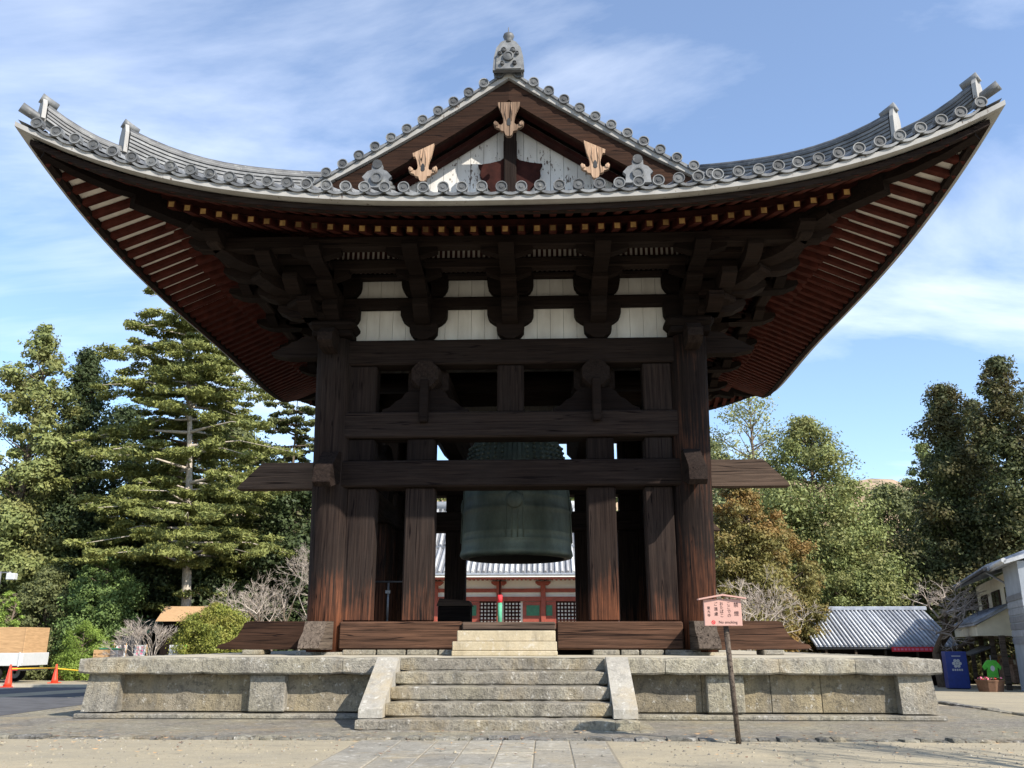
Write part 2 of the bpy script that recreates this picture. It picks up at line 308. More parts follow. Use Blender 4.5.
# ---------------------------------------------------------------- mesh collector
class MB:
    def __init__(s): s.v = []; s.f = []; s.m = []; s.sm = []; s.mats = []
    def mi(s, mat):
        if mat not in s.mats: s.mats.append(mat)
        return s.mats.index(mat)
    def face(s, idx, mat, smooth=False): s.f.append(tuple(idx)); s.m.append(s.mi(mat)); s.sm.append(smooth)
    def box(s, c, size, mat, M=None, ch=0.0):
        """chamfered box: centre, full size"""
        hx, hy, hz = (x / 2 for x in size); c = Vector(c); b0 = len(s.v)
        tf = (lambda p: M @ p) if M is not None else (lambda p: p)
        if ch <= 0:
            for x in (-1, 1):
                for y in (-1, 1):
                    for z in (-1, 1): s.v.append(tf(c + Vector((x * hx, y * hy, z * hz))))
            for q in ((0, 1, 3, 2), (4, 6, 7, 5), (0, 4, 5, 1), (2, 3, 7, 6), (0, 2, 6, 4), (1, 5, 7, 3)):
                s.face([b0 + i for i in q], mat)
            return
        ch = min(ch, hx * .9, hy * .9, hz * .9)
        id_ = {}
        for x in (-1, 1):
            for y in (-1, 1):
                for z in (-1, 1):
                    for ax in range(3):
                        h = [hx - ch, hy - ch, hz - ch]; h[ax] += ch
                        id_[(x, y, z, ax)] = len(s.v)
                        s.v.append(tf(c + Vector((x * h[0], y * h[1], z * h[2]))))
        for ax in range(3):
            a, b = [(1, 2), (2, 0), (0, 1)][ax]
            for sg in (-1, 1):
                q = []
                for (u, w) in ((-1, -1), (1, -1), (1, 1), (-1, 1)):
                    k = [0, 0, 0]; k[ax] = sg; k[a] = u; k[b] = w; q.append(id_[(*k, ax)])
                s.face(q if sg > 0 else q[::-1], mat)
            for u in (-1, 1):
                for w in (-1, 1):
                    k0 = [0, 0, 0]; k0[a] = u; k0[b] = w; k0[ax] = -1
                    k1 = list(k0); k1[ax] = 1
                    s.face([id_[(*k0, a)], id_[(*k1, a)], id_[(*k1, b)], id_[(*k0, b)]], mat)
        for x in (-1, 1):
            for y in (-1, 1):
                for z in (-1, 1): s.face([id_[(x, y, z, i)] for i in range(3)], mat)
    def span(s, x0, x1, y0, y1, z0, z1, mat, ch=0.0, M=None):
        s.box(((x0 + x1) / 2, (y0 + y1) / 2, (z0 + z1) / 2), (abs(x1 - x0), abs(y1 - y0), abs(z1 - z0)), mat, M, ch)
    def prism(s, poly, fn, a, b, mat, cap=None):
        """poly: 2d points; fn(u,v,w)->3d ; extruded w=a..b"""
        n = len(poly); b0 = len(s.v)
        for w in (a, b):
            for (u, v) in poly: s.v.append(Vector(fn(u, v, w)))
        s.face([b0 + i for i in range(n)][::-1], cap or mat); s.face([b0 + n + i for i in range(n)], cap or mat)
        for i in range(n):
            j = (i + 1) % n; s.face([b0 + i, b0 + j, b0 + n + j, b0 + n + i], mat)
    def tube(s, pts, rad, mat, n=6, caps=True, smooth=True):
        pts = [Vector(p) for p in pts]; k = len(pts)
        if not hasattr(rad, '__len__'): rad = [rad] * k
        b0 = len(s.v); up = Vector((0, 0, 1)); pu = None
        for i, p in enumerate(pts):
            t = (pts[min(i + 1, k - 1)] - pts[max(i - 1, 0)]).normalized()
            if pu is None:
                a = up if abs(t.z) < 0.9 else Vector((1, 0, 0)); u = t.cross(a).normalized()
            else:
                u = pu - t * pu.dot(t)
                u = u.normalized() if u.length > 1e-5 else t.orthogonal().normalized()
            pu = u; w = t.cross(u)
            for j in range(n):
                an = 2 * pi * j / n; s.v.append(p + (u * cos(an) + w * sin(an)) * rad[i])
        for i in range(k - 1):
            for j in range(n):
                j2 = (j + 1) % n
                s.face([b0 + i * n + j, b0 + i * n + j2, b0 + (i + 1) * n + j2, b0 + (i + 1) * n + j], mat, smooth)
        if caps:
            s.face([b0 + j for j in range(n)][::-1], mat); s.face([b0 + (k - 1) * n + j for j in range(n)], mat)
    def rings(s, prof, fn, mat, n=16, smooth=True, close=True):
        """prof: list of (r,h); fn(x,y,h)->3d"""
        b0 = len(s.v); k = len(prof)
        for (r, h) in prof:
            for j in range(n):
                an = 2 * pi * j / n; s.v.append(Vector(fn(r * cos(an), r * sin(an), h)))
        for i in range(k - 1):
            for j in range(n):
                j2 = (j + 1) % n
                s.face([b0 + i * n + j, b0 + i * n + j2, b0 + (i + 1) * n + j2, b0 + (i + 1) * n + j], mat, smooth)
        if close:
            s.face([b0 + j for j in range(n)][::-1], mat); s.face([b0 + (k - 1) * n + j for j in range(n)], mat)
    def grid(s, rows, mat, smooth=True, flip=False):
        b0 = len(s.v); h = len(rows); w = len(rows[0])
        for r in rows:
            for p in r: s.v.append(Vector(p))
        for i in range(h - 1):
            for j in range(w - 1):
                q = [b0 + i * w + j, b0 + i * w + j + 1, b0 + (i + 1) * w + j + 1, b0 + (i + 1) * w + j]
                s.face(q[::-1] if flip else q, mat, smooth)
    def rough(s, x0, x1, y0, y1, z0, z1, mat, amp=0.012, ch=0.025, seg=0.16, seed=0, M=None):
        r = random.Random(seed * 7919 + int(x0 * 100) + int(z0 * 1000)); n = max(2, int((x1 - x0) / seg)); b0 = len(s.v)
        sec = [(y0 + ch, z0), (y1 - ch, z0), (y1, z0 + ch), (y1, z1 - ch), (y1 - ch, z1), (y0 + ch, z1), (y0, z1 - ch), (y0, z0 + ch)]
        for i in range(n + 1):
            x = x0 + (x1 - x0) * i / n
            for q, (y, z) in enumerate(sec):
                e = ch * 0.6 * (i in (0, n)); cy, cz = (y0 + y1) / 2, (z0 + z1) / 2
                a = amp * (2.2 if q in (5, 6) and r.random() < 0.25 else 1)
                v = Vector((x + r.uniform(-.3, .3) * amp * (i not in (0, n)), y + r.uniform(-a, a) * 0.6 + (e if y < cy else -e), z + r.uniform(-a, a * .3) * 0.6 + (e if z < cz else -e)))
                s.v.append(M @ v if M is not None else v)
        for i in range(n):
            for q in range(8):
                q2 = (q + 1) % 8; a = b0 + i * 8; s.face([a + q, a + 8 + q, a + 8 + q2, a + q2], mat)
        s.face([b0 + q for q in range(8)], mat); s.face([b0 + n * 8 + q for q in range(8)][::-1], mat)
    def build(s, name, parent=None, fix=False):
        me = bpy.data.meshes.new(name)
        me.from_pydata([tuple(v) for v in s.v], [], s.f)
        for m in s.mats: me.materials.append(MATS[m])
        me.polygons.foreach_set('material_index', s.m); me.polygons.foreach_set('use_smooth', s.sm)
        me.update()
        if fix:
            import bmesh
            bm = bmesh.new(); bm.from_mesh(me); bmesh.ops.recalc_face_normals(bm, faces=bm.faces); bm.to_mesh(me); bm.free()
        o = bpy.data.objects.new(name, me); COL.objects.link(o)
        if parent is not None: o.parent = parent
        return o

def tag(o, label=None, cat=None, group=None, kind=None):
    if label: o['label'] = label
    if cat: o['category'] = cat
    if group: o['group'] = group
    if kind: o['kind'] = kind
    return o
def empty(name, loc=(0, 0, 0), rz=0, **k):
    o = bpy.data.objects.new(name, None); COL.objects.link(o); o.location = loc; o.rotation_euler = (0, 0, rz)
    o.empty_display_size = 0.2
    return tag(o, **k)
KIDS = None
def copy_tree(o, loc, rz=0, scale=None, **k):
    def rec(a, par):
        c = a.copy(); COL.objects.link(c); c.parent = par
        for ch in [x for x in ALL if x.parent == a]: rec(ch, c)
        return c
    ALL = list(bpy.data.objects)
    r = rec(o, None); r.location = loc; r.rotation_euler = (0, 0, rz)
    if scale: r.scale = scale
    tag(r, **k)
    return r

# ---------------------------------------------------------------- ground
def sstep(a, b, x):
    t = min(1, max(0, (x - a) / (b - a))); return t * t * (3 - 2 * t)
def gz(x, y):
    return (-0.031 * sstep(6.5, 12, x) - 0.022 * sstep(7.5, 12, -x)) * min(60, max(0, y + 3.3)) - 0.004
def spread(n, lim, p):
    t = np.linspace(-1, 1, n); return np.sign(t) * np.abs(t) ** p * lim
g = MB()
xs = spread(91, 3500, 4.2); ys = spread(91, 3500, 4.2)
g.grid([[(x, y, gz(x, y)) for x in xs] for y in ys], 'sandy_ground')
tag(g.build('ground'), kind='structure')

# asphalt road left of the platform with pale strip beyond
g = MB(); g.grid([[(x, y, gz(x, y) + 0.006) for x in (-60, -40, -25, -14, -12, -10, -8.35)] for y in (-6.5, -3.3, 8.2)], 'asphalt', False)
tag(g.build('road'), kind='structure')
kz = gz(-60, 8.3)
g = MB(); g.prism([(-60, kz - .2), (-12.2, kz - .2), (-12.2, kz + .09), (-60, kz + .09)], lambda u, v, w: (u, w, v), 8.2, 8.4, 'concrete_strip')
tag(g.build('kerb'), kind='structure')
# paving apron round the platform
g = MB()
g.grid([[(x, y, 0.004) for x in np.linspace(-8.3, 8.5, 23)] for y in np.linspace(-9.5, -3.4, 12)], 'apron_stone', False)
g.grid([[(x, y, 0.004) for x in (-16, -12, -8.3)] for y in (-9.5, -8.3)], 'apron_stone', False)
tag(g.build('paving'), kind='structure')
k = MB(); rr = random.Random(3)
x = -16.0
while x < 8.7:
    w = rr.uniform(0.12, 0.42); dy = rr.uniform(-0.05, 0.05)
    k.rough(x, x + w - 0.025, -9.74 + dy, -9.5, -0.06, 0.015 + rr.uniform(0, 0.04), 'kerb_stone', 0.015, 0.02, 0.1, int(x * 10)); x += w
y = -9.5
while y < 8.6:
    w = rr.uniform(0.2, 0.5)
    k.span(8.5, 8.72 + rr.uniform(-.03, .03), y, y + w - 0.02, -0.5, 0.02 + rr.uniform(0, .03) + (gz(8.6, y)), 'kerb_stone', 0.02)
    y += w
tag(k.build('kerb_edging'), kind='structure')
# slab path in front of the stairs
g = MB(); rr = random.Random(5)
g.grid([[(x, y, 0.003) for x in (-1.62, 1.42)] for y in (-40, -9.81)], 'path_grout', False)
xe = [-1.6, -1.1, -0.66, -0.26, 0.14, 0.54, 0.95, 1.4]
for i in range(len(xe) - 1):
    y = -9.83
    while y > -24:
        L = rr.uniform(0.9, 1.9)
        g.span(xe[i] + 0.005, xe[i + 1] - 0.005, y - L + 0.012, y, -0.05, 0.008 + rr.uniform(0, 0.008), 'path_stone', 0.008)
        y -= L
tag(g.build('path'), kind='structure')

gm = MB(); rr = random.Random(77)
for i in range(2400):
    x, y = rr.uniform(-8, 8), -9.85 - 4.2 * rr.random() ** 1.2
    if -1.7 < x < 1.5 and rr.random() < 0.8: continue
    a = rr.uniform(0.006, 0.02) * (1.6 if rr.random() < 0.06 else 1); th = rr.uniform(0, 6.28); b0 = len(gm.v); z0 = 0.012 if -1.62 < x < 1.42 else -0.004
    for q in range(4): gm.v.append(Vector((x + a * cos(th + q * 1.57) * rr.uniform(.7, 1.2), y + a * sin(th + q * 1.57) * rr.uniform(.7, 1.2), z0)))
    gm.v.append(Vector((x, y, z0 + a * rr.uniform(.5, 1))))
    mt = rr.choice(['apron_stone', 'path_stone', 'sandy_ground', 'kerb_stone'])
    for q in range(4): gm.face([b0 + q, b0 + (q + 1) % 4, b0 + 4], mt)
tag(gm.build('gravel'), kind='stuff')
gm = MB()
for i in range(420):
    x, y = rr.uniform(-9, 9), rr.choice([-9.55, -8.9, -9.9, -11]) + rr.gauss(0, 0.35)
    a = rr.uniform(0.02, 0.045); th = rr.uniform(0, 6.28); b0 = len(gm.v); z0 = 0.028
    if y > -8.5 and abs(x) < 2.4: continue
    for (u, w, z) in ((a, 0, 0.01), (0, a * .4, 0), (-a, 0, 0.012), (0, -a * .4, 0)): gm.v.append(Vector((x + u * cos(th) - w * sin(th), y + u * sin(th) + w * cos(th), z0 + z * rr.random())))
    gm.face([b0, b0 + 1, b0 + 2, b0 + 3], rr.choice(['terracotta', 'brown_bark', 'plywood']))
tag(gm.build('fallen_leaves'), kind='stuff')

# ---------------------------------------------------------------- stone platform
PX = 6.9
plat = empty('stone_platform', label='low granite platform with panelled walls and thick coping carrying the bell tower', cat='platform')
def side_pt(k):
    c, s_ = [(1, 0), (0, 1), (-1, 0), (0, -1)][k]
    return lambda a, d, z: (a * c + d * s_ if False else (a * c - (-d) * s_), a * s_ + (-d) * c, z)
def P(k, s, d, z):
    if k == 0: return (s, -d, z)
    if k == 1: return (d, s, z)
    if k == 2: return (-s, d, z)
    return (-d, -s, z)
g = MB(); g.span(-6.3, 6.3, -6.3, 6.3, 0.0, 0.905, 'granite_panel'); g.build('core', plat)
rr = random.Random(9)
for kk in range(4):
    M = Matrix.Rotation([0, pi / 2, pi, -pi / 2][kk], 4, 'Z')
    c = MB(); x = -PX
    ends = [-6.95, -4.9, -2.6, -1.0, 1.1, 2.6, 4.4, 5.6, 6.95] if kk == 0 else [-6.95, -4.2, -1.6, 1.2, 3.9, 6.95]
    for i in range(len(ends) - 1):
        ya = -6.95
        x0, x1 = ends[i] + 0.004, ends[i + 1] - 0.004
        if i == 0: x0 += 0.0
        inset0 = 0.62 if i == 0 and kk % 2 else 0; inset1 = 0.62 if i == len(ends) - 2 and kk % 2 else 0
        c.rough(x0 + inset0, x1 - inset1, -6.95 + rr.uniform(0, .012), -6.33, 0.675, 0.925 + rr.uniform(0, .01), 'granite', 0.006, 0.028, 0.2, kk, M)
    c.build('coping', plat, True)
    # panels, pilasters
    w = MB(); 
    for (a, b_) in zip([-6.4, -3.6, -2.0, 1.9, 3.2, 4.3, 5.1], [-3.6, -2.0, 1.9, 3.2, 4.3, 5.1, 6.4]):
        w.span(a + 0.003, b_ - 0.003, -6.66, -6.3, 0.10, 0.674, 'granite_panel', 0.01, M)
    w.build('wall_panel', plat)
    pl = MB(); pl.span(-6.94, 6.94, -6.94, -6.5, 0.0, 0.08, 'granite', 0.02, M) if kk % 2 == 0 else pl.span(-6.5, 6.5, -6.94, -6.5, 0.0, 0.08, 'granite', 0.02, M)
    pl.build('plinth', plat)
    pil = [-3.84, 3.55] if kk == 0 else [-2.3, 2.3]
    for xc in pil:
        p = MB(); p.span(xc - 0.3, xc + 0.3, -6.82, -6.5, 0.102, 0.673, 'granite', 0.02, M); p.build('pilaster', plat)
for sx in (-1, 1):
    for sy in (-1, 1):
        p = MB(); b0 = len(p.v)
        q = [(6.28, 6.28), (6.86, 6.28), (6.86, 6.86), (6.28, 6.86)]; qt = [(6.28, 6.28), (6.81, 6.28), (6.81, 6.81), (6.28, 6.81)]
        for (a, b_) in q: p.v.append(Vector((sx * a, sy * b_, 0.102)))
        for (a, b_) in qt: p.v.append(Vector((sx * a, sy * b_, 0.673)))
        for f in ((3, 2, 1, 0), (4, 5, 6, 7), (0, 1, 5, 4), (1, 2, 6, 5), (2, 3, 7, 6), (3, 0, 4, 7)): p.face([b0 + i for i in f], 'granite')
        p.build('corner_post', plat, True)
g = MB(); g.span(-6.329, 6.329, -6.329, 6.329, 0.90, 0.932, 'concrete_strip'); g.build('platform_top', plat)

plat.scale = (0.985, 0.985, 1)
st = empty('stone_stairs', (0, -8, 0), label='front granite stairs between two sloping cheek stones', cat='stairs')
def stp(name, x0, x1, y0, y1, z0, z1, mat, ch=0.02):
    g = MB(); g.rough(x0, x1, y0 + 8, y1 + 8, z0, z1, mat, 0.010, max(ch, 0.02)); return g.build(name, st, True)
stp('base_slab', -2.0, -1.66, -8.62, -6.96, 0.0, 0.15, 'step_stone'); stp('base_slab', 1.66, 2.0, -8.62, -6.96, 0.0, 0.15, 'step_stone')
stp('base_slab', -1.655, 1.655, -8.62, -6.96, 0.0, 0.15, 'step_stone')
stp('ground_slab', -2.25, 2.25, -8.78, -6.96, -0.02, 0.02, 'apron_stone', 0.01)
ry = [-8.22, -7.82, -7.40, -6.985]
for i, y0 in enumerate(ry):
    z1 = 0.15 + 0.1965 * (i + 1)
    stp('step', -1.645, 1.645, y0, -6.96 + (0.0), 0.155 + 0.1965 * i, z1, 'step_stone', 0.022)
for sx in (-1, 1):
    c = MB(); poly = [(-8.42, 0.152), (-6.955, 0.152), (-6.955, 0.945), (-7.1, 0.945), (-8.42, 0.27)]
    a, b_ = sorted((sx * 1.652, sx * 2.0))
    c.prism(poly, lambda u, v, w: (w, u + 8, v), a, b_, 'cheek_stone'); c.build('cheek_stone', st, True)

st.scale = (0.975, 1, 1)
# ---------------------------------------------------------------- bell tower
T = empty('bell_tower', label='great timber temple bell tower with sweeping tiled hip and gable roof', cat='bell tower')
E0 = 8.41
def upt(s, d):
    return 1.32 * (abs(s) / E0) ** 3.2 * min(1, max(0, (d - 3.0) / 5.41))
def roofz(s, d):
    t = E0 - d; return 8.58 + 0.40 * t + 0.0190 * t * t + upt(s, d)
ROOF = MB()
def PR(k, s, d, z):
    q = min(1, abs(s) / max(d, 1e-3)); return P(k, s, d - (0.76 if k % 2 else 0.5) * (1 - q * q) * min(1.02, max(0, (d - 3.0) / 5.41)), z)
GY = 4.8      # verge
for kk in range(4):
    if kk % 2 == 0:
        ds = np.linspace(E0, 3.9, 14)
        rows = [[PR(kk, v * d, d, roofz(v * d, d)) for v in np.linspace(-1, 1, 41)] for d in ds]
        ROOF.grid(rows, 'roof_tile')
    else:
        ds = list(np.linspace(E0, GY, 12)) + list(np.linspace(GY, 0, 12))[1:]
        rows = [[PR(kk, v * max(d, GY), d, roofz(v * max(d, GY), d)) for v in np.linspace(-1, 1, 41)] for d in ds]
        ROOF.grid(rows, 'roof_tile')
    # cover tile rows
    for i in range(-24, 25):
        s = i * 0.335
        dend = max(abs(s) + 0.08, 3.95 if kk % 2 == 0 else (0.2 if abs(s) < GY - 0.3 else abs(s) + 0.08))
        if dend > E0 - 0.15: continue
        nd = max(3, int((E0 - dend) / 0.5)); b0 = len(ROOF.v); n = 6
        for d in np.linspace(E0 + 0.05, dend, nd):
            z = roofz(s, d)
            for j in range(n):
                a = pi * j / (n - 1); ROOF.v.append(Vector(PR(kk, s + 0.088 * cos(a), d, z + 0.02 + 0.10 * sin(a))))
        for q in range(nd - 1):
            for j in range(n - 1): ROOF.face([b0 + q * n + j, b0 + q * n + j + 1, b0 + (q + 1) * n + j + 1, b0 + (q + 1) * n + j], 'roof_tile', True)
roof = ROOF.build('roof', T)
def disc(mb, fn, r=0.1):
    mb.rings([(r * .98, -0.1), (r, 0.0), (r, 0.03), (r * .84, 0.03), (r * .80, 0.010)], fn, 'roof_tile', 14, False, False)
    mb.rings([(r * .80, 0.010), (r * .36, 0.012), (r * .32, 0.024)], fn, 'tile_disc', 14, False)
def crescent(mb, fn, w, sag=0.075, th=0.055):
    n = 7; b0 = len(mb.v)
    for j in range(n):
        x = j / (n - 1); z = -sag * (1 - (2 * x - 1) ** 2)
        for (zz, oo) in ((z, 0), (z - th, 0), (z - th, -0.12), (z, -0.12)): mb.v.append(Vector(fn((x - .5) * w, zz, oo)))
    for j in range(n - 1):
        for e in range(4):
            e2 = (e + 1) % 4; mb.face([b0 + j * 4 + e, b0 + (j + 1) * 4 + e, b0 + (j + 1) * 4 + e2, b0 + j * 4 + e2], 'roof_tile')
for kk in range(4):
    et = MB()
    for i in range(-24, 25):
        s = i * 0.335 + random.uniform(-.012, .012); z = roofz(s, E0) + 0.085 + random.uniform(-.01, .01)
        disc(et, lambda x, y, h: PR(kk, s + x, E0 + 0.06 + h, z + y), 0.102)
        if i < 24:
            s1 = s + 0.335; z1 = roofz(s1, E0) + 0.085; sm_ = (s + s1) / 2
            crescent(et, lambda u, w, o: PR(kk, sm_ + u, E0 + 0.07 + o, (z + z1) / 2 + (z1 - z) * u / 0.335 + w - 0.05), 0.335, 0.06, 0.05)
    et.build('eave_tiles', roof, False)
    # white eave board and dark fascia
    def strip(mb, z0, z1, d0, d1, mat, lim, n=60):
        b0 = len(mb.v)
        for v in np.linspace(-1, 1, n):
            for (dz, d) in ((z0, d0), (z1, d0), (z1, d1), (z0, d1)):
                s = v * (d if lim is None else lim); mb.v.append(Vector(PR(kk, s, d, 8.58 + upt(s, d0) + dz)))
        for j in range(n - 1):
            for e in range(4):
                e2 = (e + 1) % 4; mb.face([b0 + j * 4 + e, b0 + j * 4 + e2, b0 + (j + 1) * 4 + e2, b0 + (j + 1) * 4 + e], mat)
    eb = MB(); strip(eb, -0.155, -0.065, 8.435, 8.22, 'board_white', None); eb.build('eave_board', roof, True)
    fb = MB(); strip(fb, -0.27, -0.168, 8.24, 8.08, 'dark_wood_x' if kk % 2 == 0 else 'dark_wood_y', None); fb.build('fascia_board', roof, True)
# soffit boards (white at the sides; front and back coloured dark to imitate eave shade) above the flying and the base rafters
def flyz(s, d): return 8.30 + (8.2 - d) * 0.40 + upt(s, E0) * (0.75 + 0.25 * min(1, max(0, (d - 6.6) / 1.8)))       # underside of flying rafters
def basez(s, d): return 8.55 + (6.8 - d) * 0.37 + upt(s, d) * 1.3
for kk in range(4):
    sb = MB()
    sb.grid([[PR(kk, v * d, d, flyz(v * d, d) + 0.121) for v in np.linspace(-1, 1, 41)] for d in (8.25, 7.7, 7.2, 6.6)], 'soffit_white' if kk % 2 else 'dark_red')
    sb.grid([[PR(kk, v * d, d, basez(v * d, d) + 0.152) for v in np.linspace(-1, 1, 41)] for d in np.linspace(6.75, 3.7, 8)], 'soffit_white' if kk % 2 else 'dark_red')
    sb.build('soffit', roof)
    kb = MB(); n = 50; b0 = 0
    for v in np.linspace(-1, 1, n):
        for (o0, d) in ((0.156, 6.72), (0.28, 6.72), (0.28, 6.56), (0.156, 6.56)):
            s = v * d; kb.v.append(Vector(PR(kk, s, d, basez(s, d) + o0)))
    for j in range(n - 1):
        for e in range(4):
            e2 = (e + 1) % 4; kb.face([j * 4 + e, j * 4 + e2, (j + 1) * 4 + e2, (j + 1) * 4 + e], 'dark_red')
    kb.build('rafter_rail', roof, True)
SP = 0.30
def rafter(mb, kk, s, d0, d1, zf, w, h, endmat=None, n=3, mat='red_wood'):
    b0 = len(mb.v)
    for d in np.linspace(d0, d1, n):
        z = zf(s, d)
        for (o, hh) in ((-w / 2, 0), (w / 2, 0), (w / 2, h), (-w / 2, h)): mb.v.append(Vector(PR(kk, s + o, d, z + hh)))
    for q in range(n - 1):
        for e in range(4):
            e2 = (e + 1) % 4; a = b0 + q * 4
            mb.face([a + e, a + e2, a + 4 + e2, a + 4 + e], mat)
    mb.face([b0 + 3, b0 + 2, b0 + 1, b0], mat)
    if endmat == 'ochre':
        z = zf(s, d0); b1 = len(mb.v); w2 = w * 0.72
        for (o, hh) in ((-w2 / 2, .02), (w2 / 2, .02), (w2 / 2, h - .02), (-w2 / 2, h - .02)):
            mb.v.append(Vector(PR(kk, s + o, d0 + 0.004, z + hh)))
        mb.face([b1, b1 + 1, b1 + 2, b1 + 3], 'ochre')
    mb.face([b0 + (n - 1) * 4 + i for i in range(4)], mat)
rest = MB(); made = 0
for kk in (0, 1, 3, 2):
    for i in range(-21, 22):
        s = i * SP
        d1 = max(3.72, abs(s) + 0.06)
        if d1 > 6.6: continue
        single = kk == 0 or (kk == 1 and i < 6) or (kk == 3 and i > -6)
        mb = MB() if single else rest
        rafter(mb, kk, s, 6.8, d1, basez, 0.14, 0.15, 'ochre', 5, 'red_wood')
        if single: mb.build('rafter', roof, True)
    for i in range(-26, 27):
        s = i * SP
        d1 = max(6.58, abs(s) + 0.06)
        if d1 > 8.1: continue
        rafter(rest, kk, s, 8.2, d1, flyz, 0.125, 0.12, 'dark_red', 4, 'red_wood')
tag(rest.build('rafters', roof, True), kind='stuff')
# hip rafters under the four corners
for kk in range(4):
    h = MB(); M = Matrix.Rotation(kk * pi / 2, 4, 'Z')
    path = [(3.6, 9.45), (5.0, 9.03), (6.2, 8.9), (6.95, 8.98)]
    for (pth, hh, wd) in ((path, 0.34, 0.26), ([(6.4, 9.22), (7.2, 9.16), (7.7, 9.24), (8.08, 9.36)], 0.22, 0.22)):
        b0 = len(h.v)
        for (d, z) in pth:
            for (o, zz) in ((-wd / 2, 0), (wd / 2, 0), (wd / 2, hh), (-wd / 2, hh)):
                x, y = d + o * 0.707, -d + o * 0.707
                h.v.append(M @ Vector((x, y, z + zz)))
        for q in range(len(pth) - 1):
            for e in range(4):
                e2 = (e + 1) % 4; a = b0 + q * 4; h.face([a + e, a + e2, a + 4 + e2, a + 4 + e], 'bracket_wood')
        h.face([b0 + i for i in range(4)], 'bracket_wood'); h.face([b0 + (len(pth) - 1) * 4 + i for i in range(4)], 'bracket_wood')
    h.build('hip_rafter', roof, True)
# hip ridges
def ridge_sweep(mb, pts, wd, ht, layers=4, capr=0.085):
    """pts: centre line at base; stacked tile courses plus a round cap"""
    n = len(pts); pts = [Vector(p) for p in pts]
    dirs = []
    for i in range(n):
        t = pts[min(i + 1, n - 1)] - pts[max(i - 1, 0)]; t.z = 0; t.normalize(); dirs.append(Vector((-t.y, t.x, 0)))
    for L in range(layers):
        z0 = ht * L / layers; z1 = ht * (L + 1) / layers
        for (za, zb, w) in ((z0, z0 + (z1 - z0) * .62, wd), (z0 + (z1 - z0) * .62, z1, wd * 0.84)):
            b0 = len(mb.v)
            for i, p in enumerate(pts):
                for (o, z) in ((-w / 2, za), (w / 2, za), (w / 2, zb), (-w / 2, zb)): mb.v.append(p + dirs[i] * o + Vector((0, 0, z)))
            for q in range(n - 1):
                for e in range(4):
                    e2 = (e + 1) % 4; a = b0 + q * 4; mb.face([a + e, a + e2, a + 4 + e2, a + 4 + e], 'roof_tile')
            mb.face([b0, b0 + 1, b0 + 2, b0 + 3], 'roof_tile'); mb.face([b0 + (n - 1) * 4 + i for i in range(4)], 'roof_tile')
    mb.tube([p + Vector((0, 0, ht + 0.03)) for p in pts], capr, 'roof_tile', 8)
def hipz(d): return roofz(d, d)
for kk in range(4):
    M = Matrix.Rotation(kk * pi / 2, 4, 'Z')
    hr = MB()
    def lift(d, a, b): return 0.22 * max(0, (d - a) / (b - a)) ** 2
    p1 = [M @ Vector((d, -d, hipz(d) + 0.02 + lift(d, 7.2, 8.2))) for d in np.linspace(8.12, 6.6, 8)]
    ridge_sweep(hr, p1, 0.24, 0.26, 4, 0.075)
    p2 = [M @ Vector((d, -d, hipz(d) + 0.02 + lift(d, 5.6, 7.1) * 0.9)) for d in np.linspace(7.12, 4.2, 12)]
    ridge_sweep(hr, p2, 0.28, 0.46, 6, 0.085)
    tip = [M @ Vector((d, -d, hipz(8.41) + 0.06 + (d - 8.0) * 0.5)) for d in (7.95, 8.12, 8.28, 8.40)]
    hr.tube(tip, [0.08, 0.085, 0.09, 0.095], 'roof_tile', 10)
    hr.build('hip_ridge', roof, False)
    for (d, ht, lf) in ((8.14, 0.42, lift(8.12, 7.2, 8.2)), (7.14, 0.62, lift(7.12, 5.6, 7.1) * .9)):
        o = MB(); z = hipz(d) + 0.0 + lf
        poly = [(-0.17, 0), (0.17, 0), (0.15, ht * .7), (0.08, ht), (-0.08, ht), (-0.15, ht * .7)]
        o.prism(poly, lambda u, v, w: M @ Vector((d + w * .707 + u * .707, -d - w * .707 + u * .707, z + v)), 0.0, 0.07, 'board_white', 'board_white')
        o.tube([M @ Vector((d + q * .707, -d - q * .707, z + ht + 0.02 + q * 0.3)) for q in (-0.2, 0.0, 0.09)], [0.08, 0.09, 0.1], 'roof_tile', 10)
        o.build('ridge_end_tile', roof, True)
